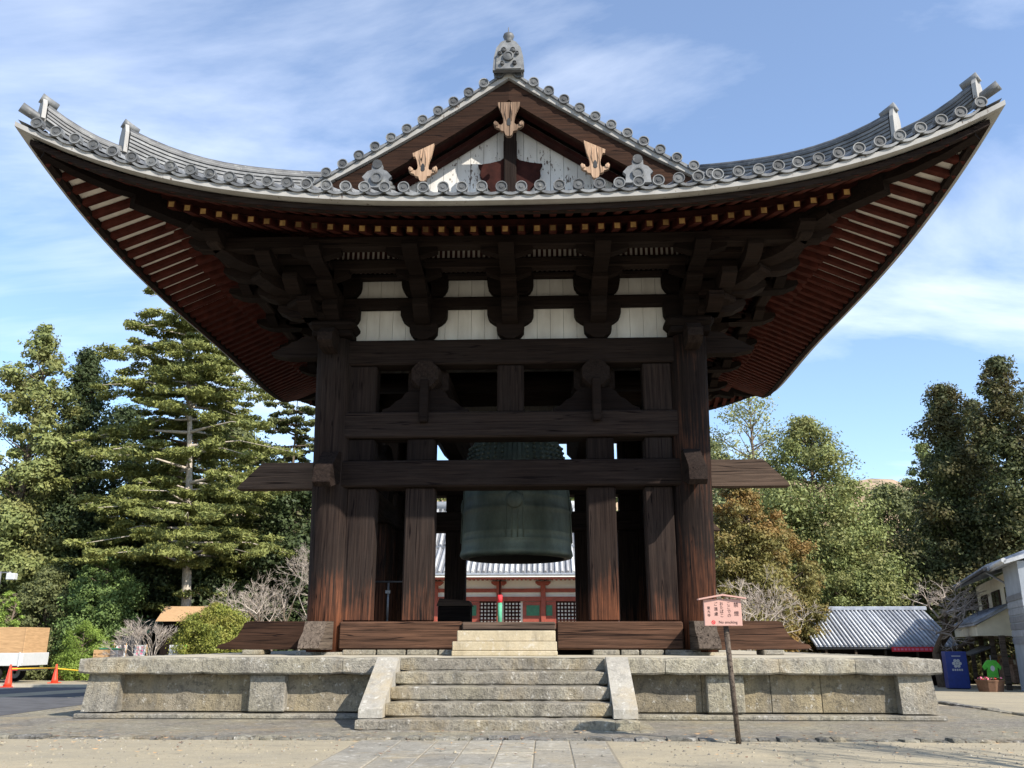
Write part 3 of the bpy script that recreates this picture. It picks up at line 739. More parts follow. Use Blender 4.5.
# main ridge, verge tiles, gables
mr = MB(); zr = roofz(0, 0)
ridge_sweep(mr, [(0, y, zr - 0.08) for y in np.linspace(-4.85, 4.85, 6)], 0.34, 0.5, 5, 0.1)
mr.build('main_ridge', roof)
for sy in (-1, 1):
    o = MB()
    poly = [(-0.31, -0.12), (-0.29, 0.2), (-0.24, 0.45), (-0.15, 0.6), (-0.09, 0.64), (0.09, 0.64), (0.15, 0.6), (0.24, 0.45), (0.29, 0.2), (0.31, -0.12)]
    o.prism(poly, lambda u, v, w: (u * 1.12, sy * (4.93 + w), zr + v * 1.0), 0, 0.1, 'roof_tile')
    poly2 = [(u * .8, v * .86 + 0.0) for (u, v) in poly]
    o.prism(poly2, lambda u, v, w: (u * 1.12, sy * (5.03 + w), zr + v * 1.0), 0, 0.025, 'roof_tile')
    for (u, v, r) in ((0, 0.2, 0.12), (-0.09, 0.36, 0.06), (0.09, 0.36, 0.06), (0.17, 0.27, 0.045), (-0.17, 0.27, 0.045), (0.12, 0.02, .05), (-.12, .02, .05)):
        o.rings([(r, 0.0), (r, 0.05), (r * .7, 0.06), (r * .6, 0.04), (r * .2, 0.05)], lambda x, y, h: (u * 1.12 + x, sy * (5.05 + h), zr + v * 1.0 + y), 'tile_disc', 12, False)
    o.rings([(0.08, 0.60), (0.075, 0.68), (0.1, 0.73), (0.115, 0.78), (0.1, 0.83), (0.04, 0.86), (0.012, 0.88), (0.01, 1.02)], lambda x, y, h: (x * 1.1, sy * 4.97 + y, zr + h * 1.0), 'roof_tile', 12)
    o.build('ridge_end_tile', roof, True)
    for sx in (-1, 1):
        vt = MB(); d = 0.22; ks = []
        while d < 4.75:
            z = roofz(0, d) + 0.06
            vt.tube([(sx * d, sy * 4.3, z), (sx * d, sy * 4.84, z)], 0.105, 'roof_tile', 8)
            disc(vt, lambda x, y, h: (sx * d + x, sy * (4.86 + h), z + y), 0.115)
            ks.append((d, z)); sl = 0.43 + 0.033 * (E0 - d); d += 0.40 / sqrt(1 + sl * sl)
        for (a, b_) in zip(ks[:-1], ks[1:]):
            L = sqrt((b_[0] - a[0]) ** 2 + (b_[1] - a[1]) ** 2); ux, uz = (b_[0] - a[0]) / L, (b_[1] - a[1]) / L
            crescent(vt, lambda u, w, o_: (sx * ((a[0] + b_[0]) / 2 + ux * u - uz * w * -1 * 1), sy * (4.86 + o_), (a[1] + b_[1]) / 2 + uz * u + w - 0.05), L, 0.055, 0.05)
        vt.build('verge_tiles', roof)
        def slope_board(name, z0, z1, y0, y1, mat, dmax, lowz=0):
            b = MB(); dd = np.linspace(0.0, dmax, 14); b0 = 0
            for d in dd:
                for (zz, y) in ((z0, y0), (z1, y0), (z1, y1), (z0, y1)):
                    b.v.append(Vector((sx * d, sy * y, roofz(0, d) + zz)))
            for j in range(len(dd) - 1):
                for e in range(4):
                    e2 = (e + 1) % 4; b.face([j * 4 + e, j * 4 + e2, (j + 1) * 4 + e2, (j + 1) * 4 + e], mat)
            b.face([0, 1, 2, 3], mat); n_ = 4 * (len(dd) - 1); b.face([n_, n_ + 1, n_ + 2, n_ + 3], mat)
            return b.build(name, roof, True)
        slope_board('verge_board', -0.17, -0.05, 4.82, 4.66, 'old_white', 4.9)
        slope_board('tile_edge', -0.045, 0.03, 4.845, 4.60, 'roof_tile', 4.9)
        slope_board('barge_board', -0.68, -0.192, 4.74, 4.62, 'barge_wood', 4.9)
        slope_board('verge_soffit', -0.60, -0.50, 4.615, 4.25, 'dark_red', 4.6)
        slope_board('verge_soffit', -0.82, -0.70, 4.245, 3.98, 'dark_red', 4.4)
    # gable wall of white boards, with joints
    gw = MB()
    for i in range(-14, 14):
        x0, x1 = i * 0.3 + 0.004, (i + 1) * 0.3 - 0.004
        za, zb = roofz(0, abs(x0)) - 0.5, roofz(0, abs(x1)) - 0.5
        poly = [(x0, 9.9), (x1, 9.9), (x1, zb), (x0, za)]
        gw.prism(poly, lambda u, v, w: (u, sy * w, v), 3.86, 3.94 + 0.004 * (i % 2), 'peeling_white')
    gw.build('gable_wall', roof, True)
    fp = MB(); prof = [(0.10, 12.7), (0.10, 12.2), (0.15, 12.15), (0.15, 11.72), (0.22, 11.66), (0.45, 11.60), (0.72, 11.56), (0.66, 11.44), (0.68, 11.3), (0.58, 11.1), (0.45, 10.95), (0.4, 10.6)]
    poly = [(x, z) for x, z in prof] + [(-x, z) for x, z in prof[::-1]]
    fp.prism(poly, lambda u, v, w: (u, sy * w, v - 0.15), 3.95, 4.06, 'dark_red')
    fp.span(-0.14, 0.14, sy * 3.95, sy * 4.14, 10.3, 12.5, 'dark_wood_z', 0.02); fp.build('gable_strut', roof, True)
    gb = MB(); gb.span(-3.6, 3.6, sy * 3.95, sy * 4.2, 10.1, 10.42, 'dark_wood_x', 0.02); gb.build('gable_beam', roof)
    # carved pendants
    half = [(0.27, 0.03), (0.25, -0.08), (0.20, -0.2), (0.155, -0.32), (0.13, -0.46), (0.135, -0.55), (0.18, -0.6), (0.25, -0.58), (0.29, -0.50), (0.335, -0.48), (0.365, -0.53), (0.35, -0.62), (0.29, -0.67), (0.22, -0.69), (0.19, -0.75), (0.11, -0.77), (0.08, -0.86), (0.04, -0.9), (0.0, -0.9)]
    for (xc, zt, sc) in ((0, zr - 0.84, 0.9), (-1.84, roofz(0, 1.84) - 0.68, 0.85), (1.84, roofz(0, 1.84) - 0.68, 0.85)):
        pd = MB(); t = 0 if xc == 0 else (-1 if xc > 0 else 1) * 0.5
        L = [(xc + u * sc, zt + v * sc + (t * u * sc if v > -0.2 else 0)) for u, v in half]; Rr = [(xc - u * sc, zt + v * sc - (t * u * sc if v > -0.2 else 0)) for u, v in half[::-1]]
        pd.prism(L + Rr[1:], lambda u, v, w: (u, sy * w, v), 4.76, 4.85, 'gold_wood')
        pd.rings([(0.042, 0), (0.04, 0.006)], lambda x, y, h: (xc + x * (1 + max(0, -y * 12)), sy * (4.852 + h), zt - 0.52 * sc + y * 2.4), 'black', 10, False)
        for dx in (-0.05, 0.05): pd.tube([(xc + dx * sc, sy * 4.85, zt - 0.03), (xc + dx * 1.6 * sc, sy * 4.86, zt - 0.3 * sc), (xc + dx * 1.2 * sc, sy * 4.85, zt - 0.5 * sc)], [0.012, 0.016, 0.008], 'gold_wood', 5)
        for dx in (-1, 1): pd.rings([(0.05, 0), (0.045, 0.02), (0.02, 0.025)], lambda x, y, h: (xc + dx * 0.30 * sc + x, sy * (4.851 + h), zt - 0.575 * sc + y), 'gold_wood', 10, False)
        pd.build('gable_pendant', roof, True)
    # small ogre tiles at the foot of the gable
    for sx in (-1, 1):
        o = MB(); xc = sx * 2.62; d = 5.7; z = roofz(xc, d) + 0.1
        poly = [(-0.26, 0), (0.26, 0), (0.24, 0.18), (0.3, 0.24), (0.2, 0.36), (0.11, 0.4), (0.11, 0.5), (-0.11, 0.5), (-0.11, 0.4), (-0.2, 0.36), (-0.3, 0.24), (-0.24, 0.18)]
        o.prism(poly, lambda u, v, w: (xc + u, sy * (d + w), z + v), 0, 0.1, 'roof_tile')
        o.rings([(0.12, 0), (0.12, 0.05), (0.09, 0.05), (0.08, 0.03)], lambda x, y, h: (xc + x, sy * (d + 0.1 + h), z + 0.2 + y), 'tile_disc', 12, False)
        o.rings([(0.1, 0), (0.1, 0.12), (0.07, 0.12)], lambda x, y, h: (xc + x, sy * (d + h), z + 0.52 + y), 'tile_disc', 12, False)
        ridge_sweep(o, [(xc, sy * q, roofz(xc, q)) for q in (5.65, 5.2, 4.7, 4.3)], 0.24, 0.25, 3, 0.07)
        o.build('ridge_end_tile', roof, True)
# ceiling inside
g = MB(); g.span(-3.7, 3.7, -3.7, 3.7, 9.45, 9.5, 'dark_wood_x'); g.build('ceiling', T)

# pillars (lean outward very slightly, tapered, seated on stones)
def pl_x(z): return 3.59 + 0.17 * (z - 0.95) / 6.4
for sx in (-1, 1):
    for sy in (-1, 1):
        p = MB(); prof = []
        for z in np.linspace(0.98, 7.34, 9):
            r = 0.43 - 0.045 * (z - 0.98) / 6.4; prof.append((r, z))
        p.rings(prof, lambda x, y, h: (sx * pl_x(h) + x, sy * (pl_x(h) - 0.02) + y, h), 'worn_wood_z', 20)
        p.build('pillar', T)
        q = MB(); q.rings([(0.62, 0.93), (0.6, 0.985)], lambda x, y, h: (sx * 3.6 + x, sy * 3.6 + y, h), 'granite', 14, False); q.build('base_stone', T)
        # square cap block on top of the pillar
        c = MB(); c.span(sx * 3.76 - 0.42, sx * 3.76 + 0.42, sy * 3.74 - 0.42, sy * 3.74 + 0.42, 7.36, 7.5, 'bracket_wood', 0.02)
        c.span(sx * 3.76 - 0.5, sx * 3.76 + 0.5, sy * 3.74 - 0.5, sy * 3.74 + 0.5, 7.502, 7.72, 'bracket_wood', 0.08); c.build('pillar_cap', T)

def beam(kk, name, s0, s1, d0, d1, z0, z1, mat, ch=0.03):
    M = Matrix.Rotation([0, pi / 2, pi, -pi / 2][kk], 4, 'Z')
    b = MB(); m = mat + ('x' if kk % 2 == 0 else 'y') if mat.endswith('_') else mat
    b.span(s0, s1, -d1, -d0, z0, z1, m, ch, M); return b.build(name, T)
def post(kk, s0, s1, z0, z1, mat='worn_wood_z', d0=3.42, d1=3.86):
    M = Matrix.Rotation([0, pi / 2, pi, -pi / 2][kk], 4, 'Z')
    b = MB(); b.span(s0, s1, -d1, -d0, z0, z1, mat, 0.03, M); return b.build('post', T)
for kk in range(4):
    beam(kk, 'head_tie_beam', -3.5, 3.5, 3.45, 3.93, 6.78, 7.33, 'dark_wood_')
    beam(kk, 'tie_beam', -3.55, 3.55, 3.38, 3.96, 5.2, 5.74, 'dark_wood_')
    beam(kk, 'tie_beam', -3.45, 3.45, 3.36, 3.98, 4.18, 4.72, 'dark_wood_')
    for (a, b_) in ((-3.42, -2.82), (-0.28, 0.28), (2.76, 3.36)): post(kk, a, b_, 5.742, 6.778, 'dark_wood_z')
    for (a, b_) in ((-3.38, -2.8), (-2.13, -1.55), (1.56, 2.12), (2.74, 3.3)): post(kk, a, b_, 4.722, 5.198, 'dark_wood_z')
    for (a, b_) in ((-3.32, -2.74), (-2.13, -1.53), (1.54, 2.12), (2.7, 3.27)): post(kk, a, b_, 1.552, 4.178)
    if kk in (0, 2):
        beam(kk, 'sill_beam', -3.3, -0.93, 3.42, 4.02, 1.03, 1.55, 'sill_wood_')
        beam(kk, 'sill_beam', 0.89, 3.3, 3.42, 4.02, 1.03, 1.55, 'sill_wood_')
        beam(kk, 'threshold', -0.92, 0.88, 3.42, 4.1, 1.38, 1.54, 'grey_wood_x')
    else:
        beam(kk, 'sill_beam', -3.3, 3.3, 3.42, 4.0, 1.03, 1.55, 'sill_wood_')
    M = Matrix.Rotation([0, pi / 2, pi, -pi / 2][kk], 4, 'Z')
    x = -3.2; rr = random.Random(20 + kk)
    while x < 3.2:
        w = rr.uniform(0.3, 0.7)
        if not (kk % 2 == 0 and -1.2 < x < 1.0): fs = MB(); fs.span(x, x + w - 0.03, -4.06, -3.5, 0.93, 1.028, 'granite', 0.015, M); fs.build('sill_stone', T)
        x += w
    # frog-leg struts with log ends
    for s in (-1.78, 1.78):
        fl = MB(); pr_ = [(0.90, 5.742), (0.9, 5.82), (0.74, 5.88), (0.62, 6.0), (0.5, 6.06), (0.42, 6.18), (0.28, 6.26)]
        poly = [(s + x, z) for x, z in pr_] + [(s - x, z) for x, z in pr_[::-1]]
        fl.prism(poly, lambda u, v, w: P(kk, u, w, v), 3.5, 3.84, 'bracket_wood'); fl.build('frog_leg_strut', T, True)
    # noses: projecting ends of the ties beyond the pillars, both ways
    for sg in (-1, 1):
        x0 = 3.9
        n = MB()
        pol = [(x0, 4.18), (5.62, 4.18), (5.58, 4.25), (5.12, 4.72), (x0, 4.72)]
        if kk % 2: continue
        n.prism([(sg * u, v) for u, v in pol], lambda u, v, w: P(kk, u, w, v), 3.50, 3.80, 'grey_wood_x' if kk % 2 == 0 else 'grey_wood_y')
        n.build('tie_nose', T, True)
        n = MB(); pol = [(4.05, 6.98), (4.75, 6.98), (5.1, 7.05), (5.12, 7.1), (4.98, 7.16), (4.9, 7.22), (4.78, 7.26), (4.7, 7.33), (4.58, 7.36), (4.48, 7.44), (4.05, 7.48)]
        n.prism([(sg * u, v) for u, v in pol], lambda u, v, w: P(kk, u, w, v), 3.56, 3.86, 'bracket_wood'); n.build('carved_nose', T, True)
        n = MB(); pol = [(3.9, 1.03), (5.62, 1.03), (5.74, 1.06), (5.7, 1.12), (5.5, 1.17), (5.35, 1.27), (5.27, 1.40), (5.22, 1.53), (5.12, 1.56), (3.9, 1.56)]
        n.prism([(sg * u, v) for u, v in pol], lambda u, v, w: P(kk, u, w, v), 3.40, 3.80, 'sill_wood_x' if kk % 2 == 0 else 'sill_wood_y'); n.build('sill_nose', T, True)
        q = MB(); q.span(sg * 5.0 - 0.2, sg * 5.0 + 0.2, -3.9, -3.3, 0.93, 1.026, 'granite', 0.02, M); q.build('sill_stone', T)
# white wall boards above the head ties with beams between
for kk in range(4):
    w = MB()
    for i in range(-13, 13):
        a = i * 0.285; w.prism([(a + 0.003, 7.335), (a + 0.282, 7.335), (a + 0.282, 9.8), (a + 0.003, 9.8)], lambda u, v, q: P(kk, u, q, v), 3.60, 3.66 + 0.003 * (i % 2), 'panel_white')
    w.build('wall_board', T, True)
    beam(kk, 'bracket_beam', -4.5, 4.5, 3.661 + 0.01, 3.87, 8.08, 8.33, 'dark_wood_')
    beam(kk, 'bracket_beam', -4.5, 4.5, 3.661 + 0.01, 3.87, 8.77, 8.895, 'dark_wood_')
    beam(kk, 'purlin', -5.6, 5.6, 4.63, 4.87, 8.545, 8.79, 'dark_wood_')
    beam(kk, 'purlin', -6.1, 6.1, 5.58, 5.84, 8.585, 8.83, 'dark_wood_')
    for (d, z0, z1, lim) in ((4.72, 8.792, 9.28, 4.9), (3.70, 8.9, 9.75, 3.9)):
        rb = MB(); rb.prism([(-lim, z0), (lim, z0), (lim, z1), (-lim, z1)], lambda u, v, q: P(kk, u, q, v), d, d + 0.03, 'soffit_white')
        s = -lim
        while s < lim:
            rb.prism([(s, z0), (s + 0.05, z0), (s + 0.05, z1), (s, z1)], lambda u, v, q: P(kk, u, q, v), d + 0.032, d + 0.08, 'dark_red'); s += 0.105
        rb.build('ribbed_board', T, True)
BW = 1.12
LOW = [(0.075, 7.335), (0.12, 7.37), (0.20, 7.42), (0.255, 7.5), (0.265, 7.68), (0.33, 7.72), (0.405, 7.79), (0.44, 7.88), (0.445, 8.078)]
UPP = [(0.10, 8.332), (0.30, 8.36), (0.38, 8.43), (0.43, 8.52), (0.445, 8.62), (0.445, 8.768)]
def sym(pr, s): return [(s + x * BW, z) for x, z in pr] + [(s - x * BW, z) for x, z in pr[::-1]]
def arm_profile(d0, d1, z0, z1):
    L = d1 - d0; h = z1 - z0
    return [(d0, z0), (d1 - 0.42 * 1, z0), (d1 - 0.25, z0 + 0.12 * h), (d1 - 0.12, z0 + 0.38 * h), (d1 - 0.03, z0 + 0.5 * h), (d1, z0 + 0.66 * h), (d1 - 0.02, z1), (d0, z1)]
def bracket(kk, s, t_wall=0.20):
    b = MB(); f = lambda u, v, q: P(kk, u, q, v); m = 'bracket_wood'
    b.prism(sym(LOW, s), f, 3.68, 3.68 + t_wall + 0.06, m)
    b.prism(sym(UPP, s), f, 3.68, 3.68 + t_wall + 0.06, m)
    g_ = lambda u, v, q: P(kk, q, u, v)
    for (d1, z0, z1, w) in ((4.5, 7.66, 8.06, .16), (5.05, 8.07, 8.33, .16), (5.45, 8.335, 8.54, .15), (6.15, 8.345, 8.58, .15)):
        b.prism(arm_profile(3.9, d1, z0, z1), g_, s - w, s + w, m)
    for (d, z0, z1, hw) in ((4.75, 8.335, 8.543, 0.42), (5.71, 8.4, 8.583, 0.45)):
        prf = [(hw * .35, z0), (hw * .75, z0 + (z1 - z0) * .35), (hw, z0 + (z1 - z0) * .6), (hw, z1)]
        b.prism(sym(prf, s), f, d - 0.11, d + 0.11, m)
    for (d, z, sz) in ((4.2, 8.07, .34), (5.2, 8.40, .3)): b.prism(sym([(sz * .36, z - .02), (sz * .5, z + .08), (sz * .5, z + .16)], s), f, d - sz / 2, d + sz / 2, m)
    return b.build('bracket_set', T, True)
for kk in range(4):
    for s in (-1.86, 0.0, 1.86): bracket(kk, s)
    for s in (-3.76, 3.76): bracket(kk, s, 0.24)
for kk in range(4):      # diagonal arms at the corners
    M = Matrix.Rotation(kk * pi / 2, 4, 'Z'); b = MB()
    for (d1, z0, z1) in ((4.55, 7.74, 8.05), (5.15, 8.09, 8.40), (5.75, 8.42, 8.72), (6.2, 8.74, 8.98)):
        pr_ = arm_profile(3.9, d1, z0, z1)
        b.prism([(u, v) for u, v in pr_], lambda u, v, q: M @ Vector((u + q * .707, -u + q * .707, v)), -0.2, 0.2, 'bracket_wood')
    for i, (d1, z0, z1, off) in enumerate(((4.9, 7.7, 7.98, 4.2), (5.3, 8.02, 8.32, 4.4), (5.9, 8.34, 8.6, 4.8), (5.5, 8.56, 8.8, 5.25), (6.3, 8.6, 8.83, 5.7)  )):
        b.prism(arm_profile(3.9, d1, z0, z1), lambda u, v, q: M @ Vector((u, -off + q, v)), -0.15, 0.15, 'bracket_wood')
        b.prism(arm_profile(3.9, d1, z0, z1), lambda u, v, q: M @ Vector((off + q, -u, v)), -0.15, 0.15, 'bracket_wood')
    b.build('corner_bracket', T, True)
# logs front to back, cross beams inside
for s in (-1.78, 1.78):
    l = MB(); prof = [(0.30, -4.02), (0.33, -3.9), (0.34, -3.52), (0.47, -3.46), (0.5, 0), (0.47, 3.46), (0.34, 3.52), (0.33, 3.9), (0.30, 4.02)]
    l.rings(prof, lambda x, y, h: (s + x * cos(pi / 8) - y * sin(pi / 8), h, 6.55 + x * sin(pi / 8) + y * cos(pi / 8)), 'dark_wood_y', 8, False)
    l.build('log_beam', T)
    e = MB(); e.span(s - 0.09, s + 0.09, -4.1, -3.87, 5.5, 6.4, 'bracket_wood', 0.02); e.build('hanging_strut', T)
for z, w, y in ((7.35, 0.5, 0.0), (6.9, 0.2, -1.9), (6.9, 0.2, 1.9)):
    l = MB(); l.tube([(-3.5, y, z), (3.5, y, z)], w * 0.9, 'dark_wood_x', 12); l.build('cross_beam', T)
# floor
g = MB(); g.span(-3.4, 3.4, -3.4, 3.4, 0.93, 1.42, 'dark_wood_x'); g.build('floor', T)
# tie-beam noses toward the camera on the pillars
for sx in (-1, 1):
    for sy in (-1, 1):
        n = MB(); g_ = lambda u, v, q: (sx * 3.62 + q, sy * u, v)
        n.prism([(3.9, 4.28), (4.7, 4.06), (4.82, 4.14), (4.78, 4.42), (4.2, 4.86), (3.9, 4.9)], g_, -0.17, 0.17, 'dark_wood_y'); n.build('tie_nose', T, True)
        n = MB(); n.prism([(3.9, 1.032), (4.75, 1.032), (4.98, 1.06), (4.9, 1.2), (4.66, 1.35), (4.55, 1.54), (3.9, 1.56)], g_, -0.2, 0.2, 'grey_wood_y'); n.build('sill_nose', T, True)
        n = MB(); g2 = lambda u, v, q: (sx * 3.76 + q, sy * u, v)
        n.prism([(4.0, 6.98), (4.55, 6.98), (4.72, 7.08), (4.7, 7.25), (4.5, 7.42), (4.0, 7.46)], g2, -0.15, 0.15, 'dark_wood_y'); n.build('carved_nose', T, True)

# yellow stone steps up to the threshold
ys_ = empty('threshold_steps', (0, -4.6, 0.93), label='pale yellow stone block steps below the tower threshold', cat='steps')
for (x0, x1, y0, y1, z0, z1) in ((-0.99, 0.89, -0.62, 0.3, 0.0, 0.09), (-0.98, 0.88, -0.6, 0.3, 0.092, 0.25), (-0.93, 0.86, -0.25, 0.3, 0.252, 0.44)):
    g = MB(); g.span(x0, x1, y0, y1, z0, z1, 'yellow_stone', 0.012); g.build('step', ys_)

# ---------------------------------------------------------------- the bell
bell = empty('temple_bell', (0, 0, 3.1), label='huge green bronze bell hanging in the middle of the tower', cat='bell')
b = MB()
prof = [(1.16, -0.02), (1.20, -0.03), (1.33, 0.0), (1.365, 0.05), (1.355, 0.12), (1.33, 0.2), (1.325, 0.34), (1.335, 0.36), (1.325, 0.38), (1.32, 0.52), (1.33, 0.54), (1.32, 0.56), (1.31, 0.95), (1.30, 1.02), (1.32, 1.06), (1.31, 1.12), (1.30, 1.14), (1.285, 1.36), (1.30, 1.38), (1.285, 1.42), (1.24, 1.95), (1.25, 1.98), (1.23, 2.02), (1.10, 2.72), (1.02, 2.88), (0.8, 3.0), (0.4, 3.06), (0.0, 3.07)]
b.rings(prof, lambda x, y, h: (x, y, h), 'green_bronze', 64, True, False)
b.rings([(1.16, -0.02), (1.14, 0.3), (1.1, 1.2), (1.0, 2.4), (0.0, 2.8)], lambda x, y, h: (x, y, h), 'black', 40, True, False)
for a in range(4):      # crossing vertical bands and lotus striking seats
    an = a * pi / 2
    for off in (-0.15, -0.05, 0.05, 0.15):
        pts = []
        for (r, h) in ((1.336, .36), (1.322, .8), (1.312, 1.1), (1.292, 1.4), (1.25, 1.95), (1.11, 2.7)):
            pts.append(((r + .006) * sin(an + off), -(r + .006) * cos(an + off), h))
        b.tube(pts, 0.016, 'green_bronze', 6)
    r = 1.30
    b.rings([(0.2, 0.0), (0.2, 0.03), (0.15, 0.04), (0.1, 0.055), (0.02, 0.06)], lambda x, y, h: ((r + h) * sin(an) + x * cos(an), -(r + h) * cos(an) + x * sin(an), 1.22 + y), 'green_bronze', 16)
bo = b
for a in range(4):
    for row in range(6):
        h = 2.05 + row * 0.115; r = 1.235 - (h - 2.02) * 0.185
        for j in range(8):
            an = a * pi / 2 + 0.25 + j * (pi / 2 - 0.5) / 7
            bo.rings([(0.04, -0.02), (0.045, 0.03), (0.03, 0.07), (0.008, 0.08)], lambda x, y, q: ((r + q) * sin(an) + x * cos(an), -(r + q) * cos(an) + x * sin(an), h + y), 'green_bronze', 6)
b.build('bell_body', bell)
hk = MB(); hk.tube([(-0.3, 0, 3.02), (-0.25, 0, 3.5), (0, 0, 3.85), (0.25, 0, 3.5), (0.3, 0, 3.02)], 0.1, 'green_bronze', 8); hk.build('hanging_loop', bell)

# things inside the tower
ob = empty('offering_box', (-1.55, 0.9, 1.42), label='dark wooden offering box inside the tower beside the bell', cat='box')
g = MB(); g.span(-0.4, 0.4, -0.3, 0.3, 0, 0.6, 'dark_wood_x', 0.02); g.build('box_body', ob)
g = MB(); g.prism([(-0.36, 0.6), (0.36, 0.6), (0.30, 0.72), (-0.3, 0.78)], lambda u, v, w: (u * 1.2, w, v), -0.34, 0.34, 'grey_wood_x'); g.build('box_lid', ob, True)
sd_ = empty('notice_stand', (-2.62, -2.6, 1.42), label='thin metal stand with a crossbar inside the left bay of the tower', cat='stand')
g = MB(); g.tube([(0, 0, 0), (0, 0, 0.95)], 0.02, 'grey_metal', 8); g.rings([(0.16, 0), (0.16, 0.02)], lambda x, y, h: (x, y, h), 'grey_metal', 12, False); g.build('pole', sd_)
g = MB(); g.span(-0.42, 0.3, -0.03, 0.0, 0.95, 0.99, 'dark_metal', 0.01); g.span(-0.05, 0.05, -0.06, -0.031, 0.72, 0.8, 'grey_metal', 0.01); g.build('crossbar', sd_)

# ---------------------------------------------------------------- sign in front
sg = empty('notice_sign', (2.99, -9.95, 0), label='pink wooden no smoking notice board with little roof on a leaning grey pole', cat='sign')
g = MB(); g.tube([(0.0, 0, -0.05), (-0.06, 0.02, 1.42)], 0.033, 'grey_wood_y', 8); g.build('pole', sg)
g = MB(); g.span(-0.335, 0.13, -0.075, -0.035, 1.36, 1.685, 'pink_board', 0.006); 
g.box((0, 0, 0), (0.001, 0.001, 0.001), 'pink_board', Matrix.Translation((-0.1, -0.055, 1.5)))
bd = g.build('board', sg)
g = MB(); g.prism([(-0.40, 1.672), (-0.10, 1.725), (0.19, 1.684), (0.19, 1.70), (-0.10, 1.745), (-0.40, 1.69)], lambda u, v, w: (u, w, v), -0.12, 0.0, 'pink_board'); g.build('sign_roof', sg, True)
def text(body, x, z, size, mat, parent, y=-0.0765, align='CENTER', name='lettering'):
    c = bpy.data.curves.new(name, 'FONT'); c.body = body; c.size = size; c.align_x = align; c.align_y = 'CENTER'; c.extrude = 0.001
    c.materials.append(MATS[mat])
    tmp = bpy.data.objects.new(name, c); COL.objects.link(tmp)
    bpy.context.view_layer.update()
    me = bpy.data.meshes.new_from_object(tmp.evaluated_get(bpy.context.evaluated_depsgraph_get())); me.name = name
    bpy.data.objects.remove(tmp); bpy.data.curves.remove(c)
    o = bpy.data.objects.new(name, me); COL.objects.link(o); o.parent = parent
    o.location = (x, y, z); o.rotation_euler = (pi / 2, 0, 0)
    return o
for col, x, size, z0, dz in (("禁煙", 0.065, 0.062, 1.61, 0.105), ("ここでの", -0.025, 0.048, 1.625, 0.047), ("おたばこ", -0.115, 0.048, 1.625, 0.047), ("ご遠慮", -0.185, 0.048, 1.622, 0.06), ("東大寺", -0.275, 0.042, 1.575, 0.044)):
    for i, chx in enumerate(col): text(chx, x, z0 - dz * i, size, 'ink', sg)
text("No smoking", -0.045, 1.405, 0.047, 'ink', sg)
g = MB(); g.rings([(0.024, 0), (0.024, 0.002), (0.016, 0.002), (0.016, 0)], lambda x, y, h: (-0.225 + x, -0.0765 - h, 1.405 + y), 'sign_red', 16, False, False)
g.box((0, 0, 0), (0.04, 0.002, 0.007), 'sign_red', Matrix.Translation((-0.225, -0.0775, 1.405)) @ Matrix.Rotation(R_(45), 4, 'Y')); g.build('no_smoking_mark', sg)

# ---------------------------------------------------------------- helper: position from camera distance
def at(px, D): return (0.68 + D * tan(math.atan((px - 512) / 907.5) - R_(2.12)), D - 21.3)
def zy(y, D): return 1.17 + D * tan(R_(16.52) - math.atan((y - 384) / 870))

# ---------------------------------------------------------------- red temple hall behind the tower
hall = empty('red_temple_hall', (0, 28, 0), label='red and white temple hall with grey tiled roof seen under the bell', cat='temple hall')
HX0, HX1 = -9.5, 6.3
hb = MB(); hb.span(HX0, HX1, 0, 9, 0, 4.9, 'plaster'); hb.build('wall', hall)
hr = MB()
for (y0, z0, y1, z1, xi0, xi1) in ((-1.9, 4.72, 1.0, 6.3, 0.0, 1.2), (1.0, 6.45, 4.5, 9.1, 1.2, 3.2)):
    a0, a1, b0_, b1 = HX0 - 1.6 + xi0, HX1 + 1.6 - xi0, HX0 - 1.6 + xi1, HX1 + 1.6 - xi1
    hr.grid([[(a0, y0, z0), (a1, y0, z0)], [(b0_, y1, z1), (b1, y1, z1)]], 'hall_pan', False)
    hr.grid([[(a1, y0, z0), (a1, 9 - y0, z0)], [(b1, y1, z1), (b1, 9 - y1, z1)]], 'hall_pan', False)
    hr.grid([[(a0, 9 - y0, z0), (a0, y0, z0)], [(b0_, 9 - y1, z1), (b0_, y1, z1)]], 'hall_pan', False)
    hr.grid([[(a1, 9 - y0, z0), (a0, 9 - y0, z0)], [(b1, 9 - y1, z1), (b0_, 9 - y1, z1)]], 'hall_pan', False)
    x = a0 + 0.1
    while x < a1:
        lim = 1.0
        if x < b0_: lim = (x - a0) / (b0_ - a0)
        if x > b1: lim = (a1 - x) / (a1 - b1)
        hr.tube([(x, y0 - 0.03, z0 + 0.04), (x, y0 + (y1 - y0) * lim, z0 + (z1 - z0) * lim + 0.04)], 0.085, 'hall_tile', 6)
        x += 0.3
    y = y0
    while y < 9 - y0:
        lim = 1.0
        if y < y1: lim = (y - y0) / (y1 - y0)
        if y > 9 - y1: lim = (9 - y0 - y) / (y1 - y0)
        for (ea, eb_) in ((a1, b1), (a0, b0_)): hr.tube([(ea, y, z0 + .04), (ea + (eb_ - ea) * lim, y, z0 + (z1 - z0) * lim + .04)], 0.085, 'hall_tile', 6)
        y += 0.3
    hr.span(a0, a1, y0 - 0.04, y0 + 0.1, z0 - 0.1, z0 - 0.01, 'blue_tile'); hr.span(a0 + .1, a1 - .1, y0 + 0.02, y0 + 0.2, z0 - 0.22, z0 - 0.102, 'plaster')
hr.tube([(HX0 + 1.5, 4.5, 9.25), (HX1 - 1.5, 4.5, 9.25)], 0.3, 'hall_tile', 8)
hr.build('roof', hall)
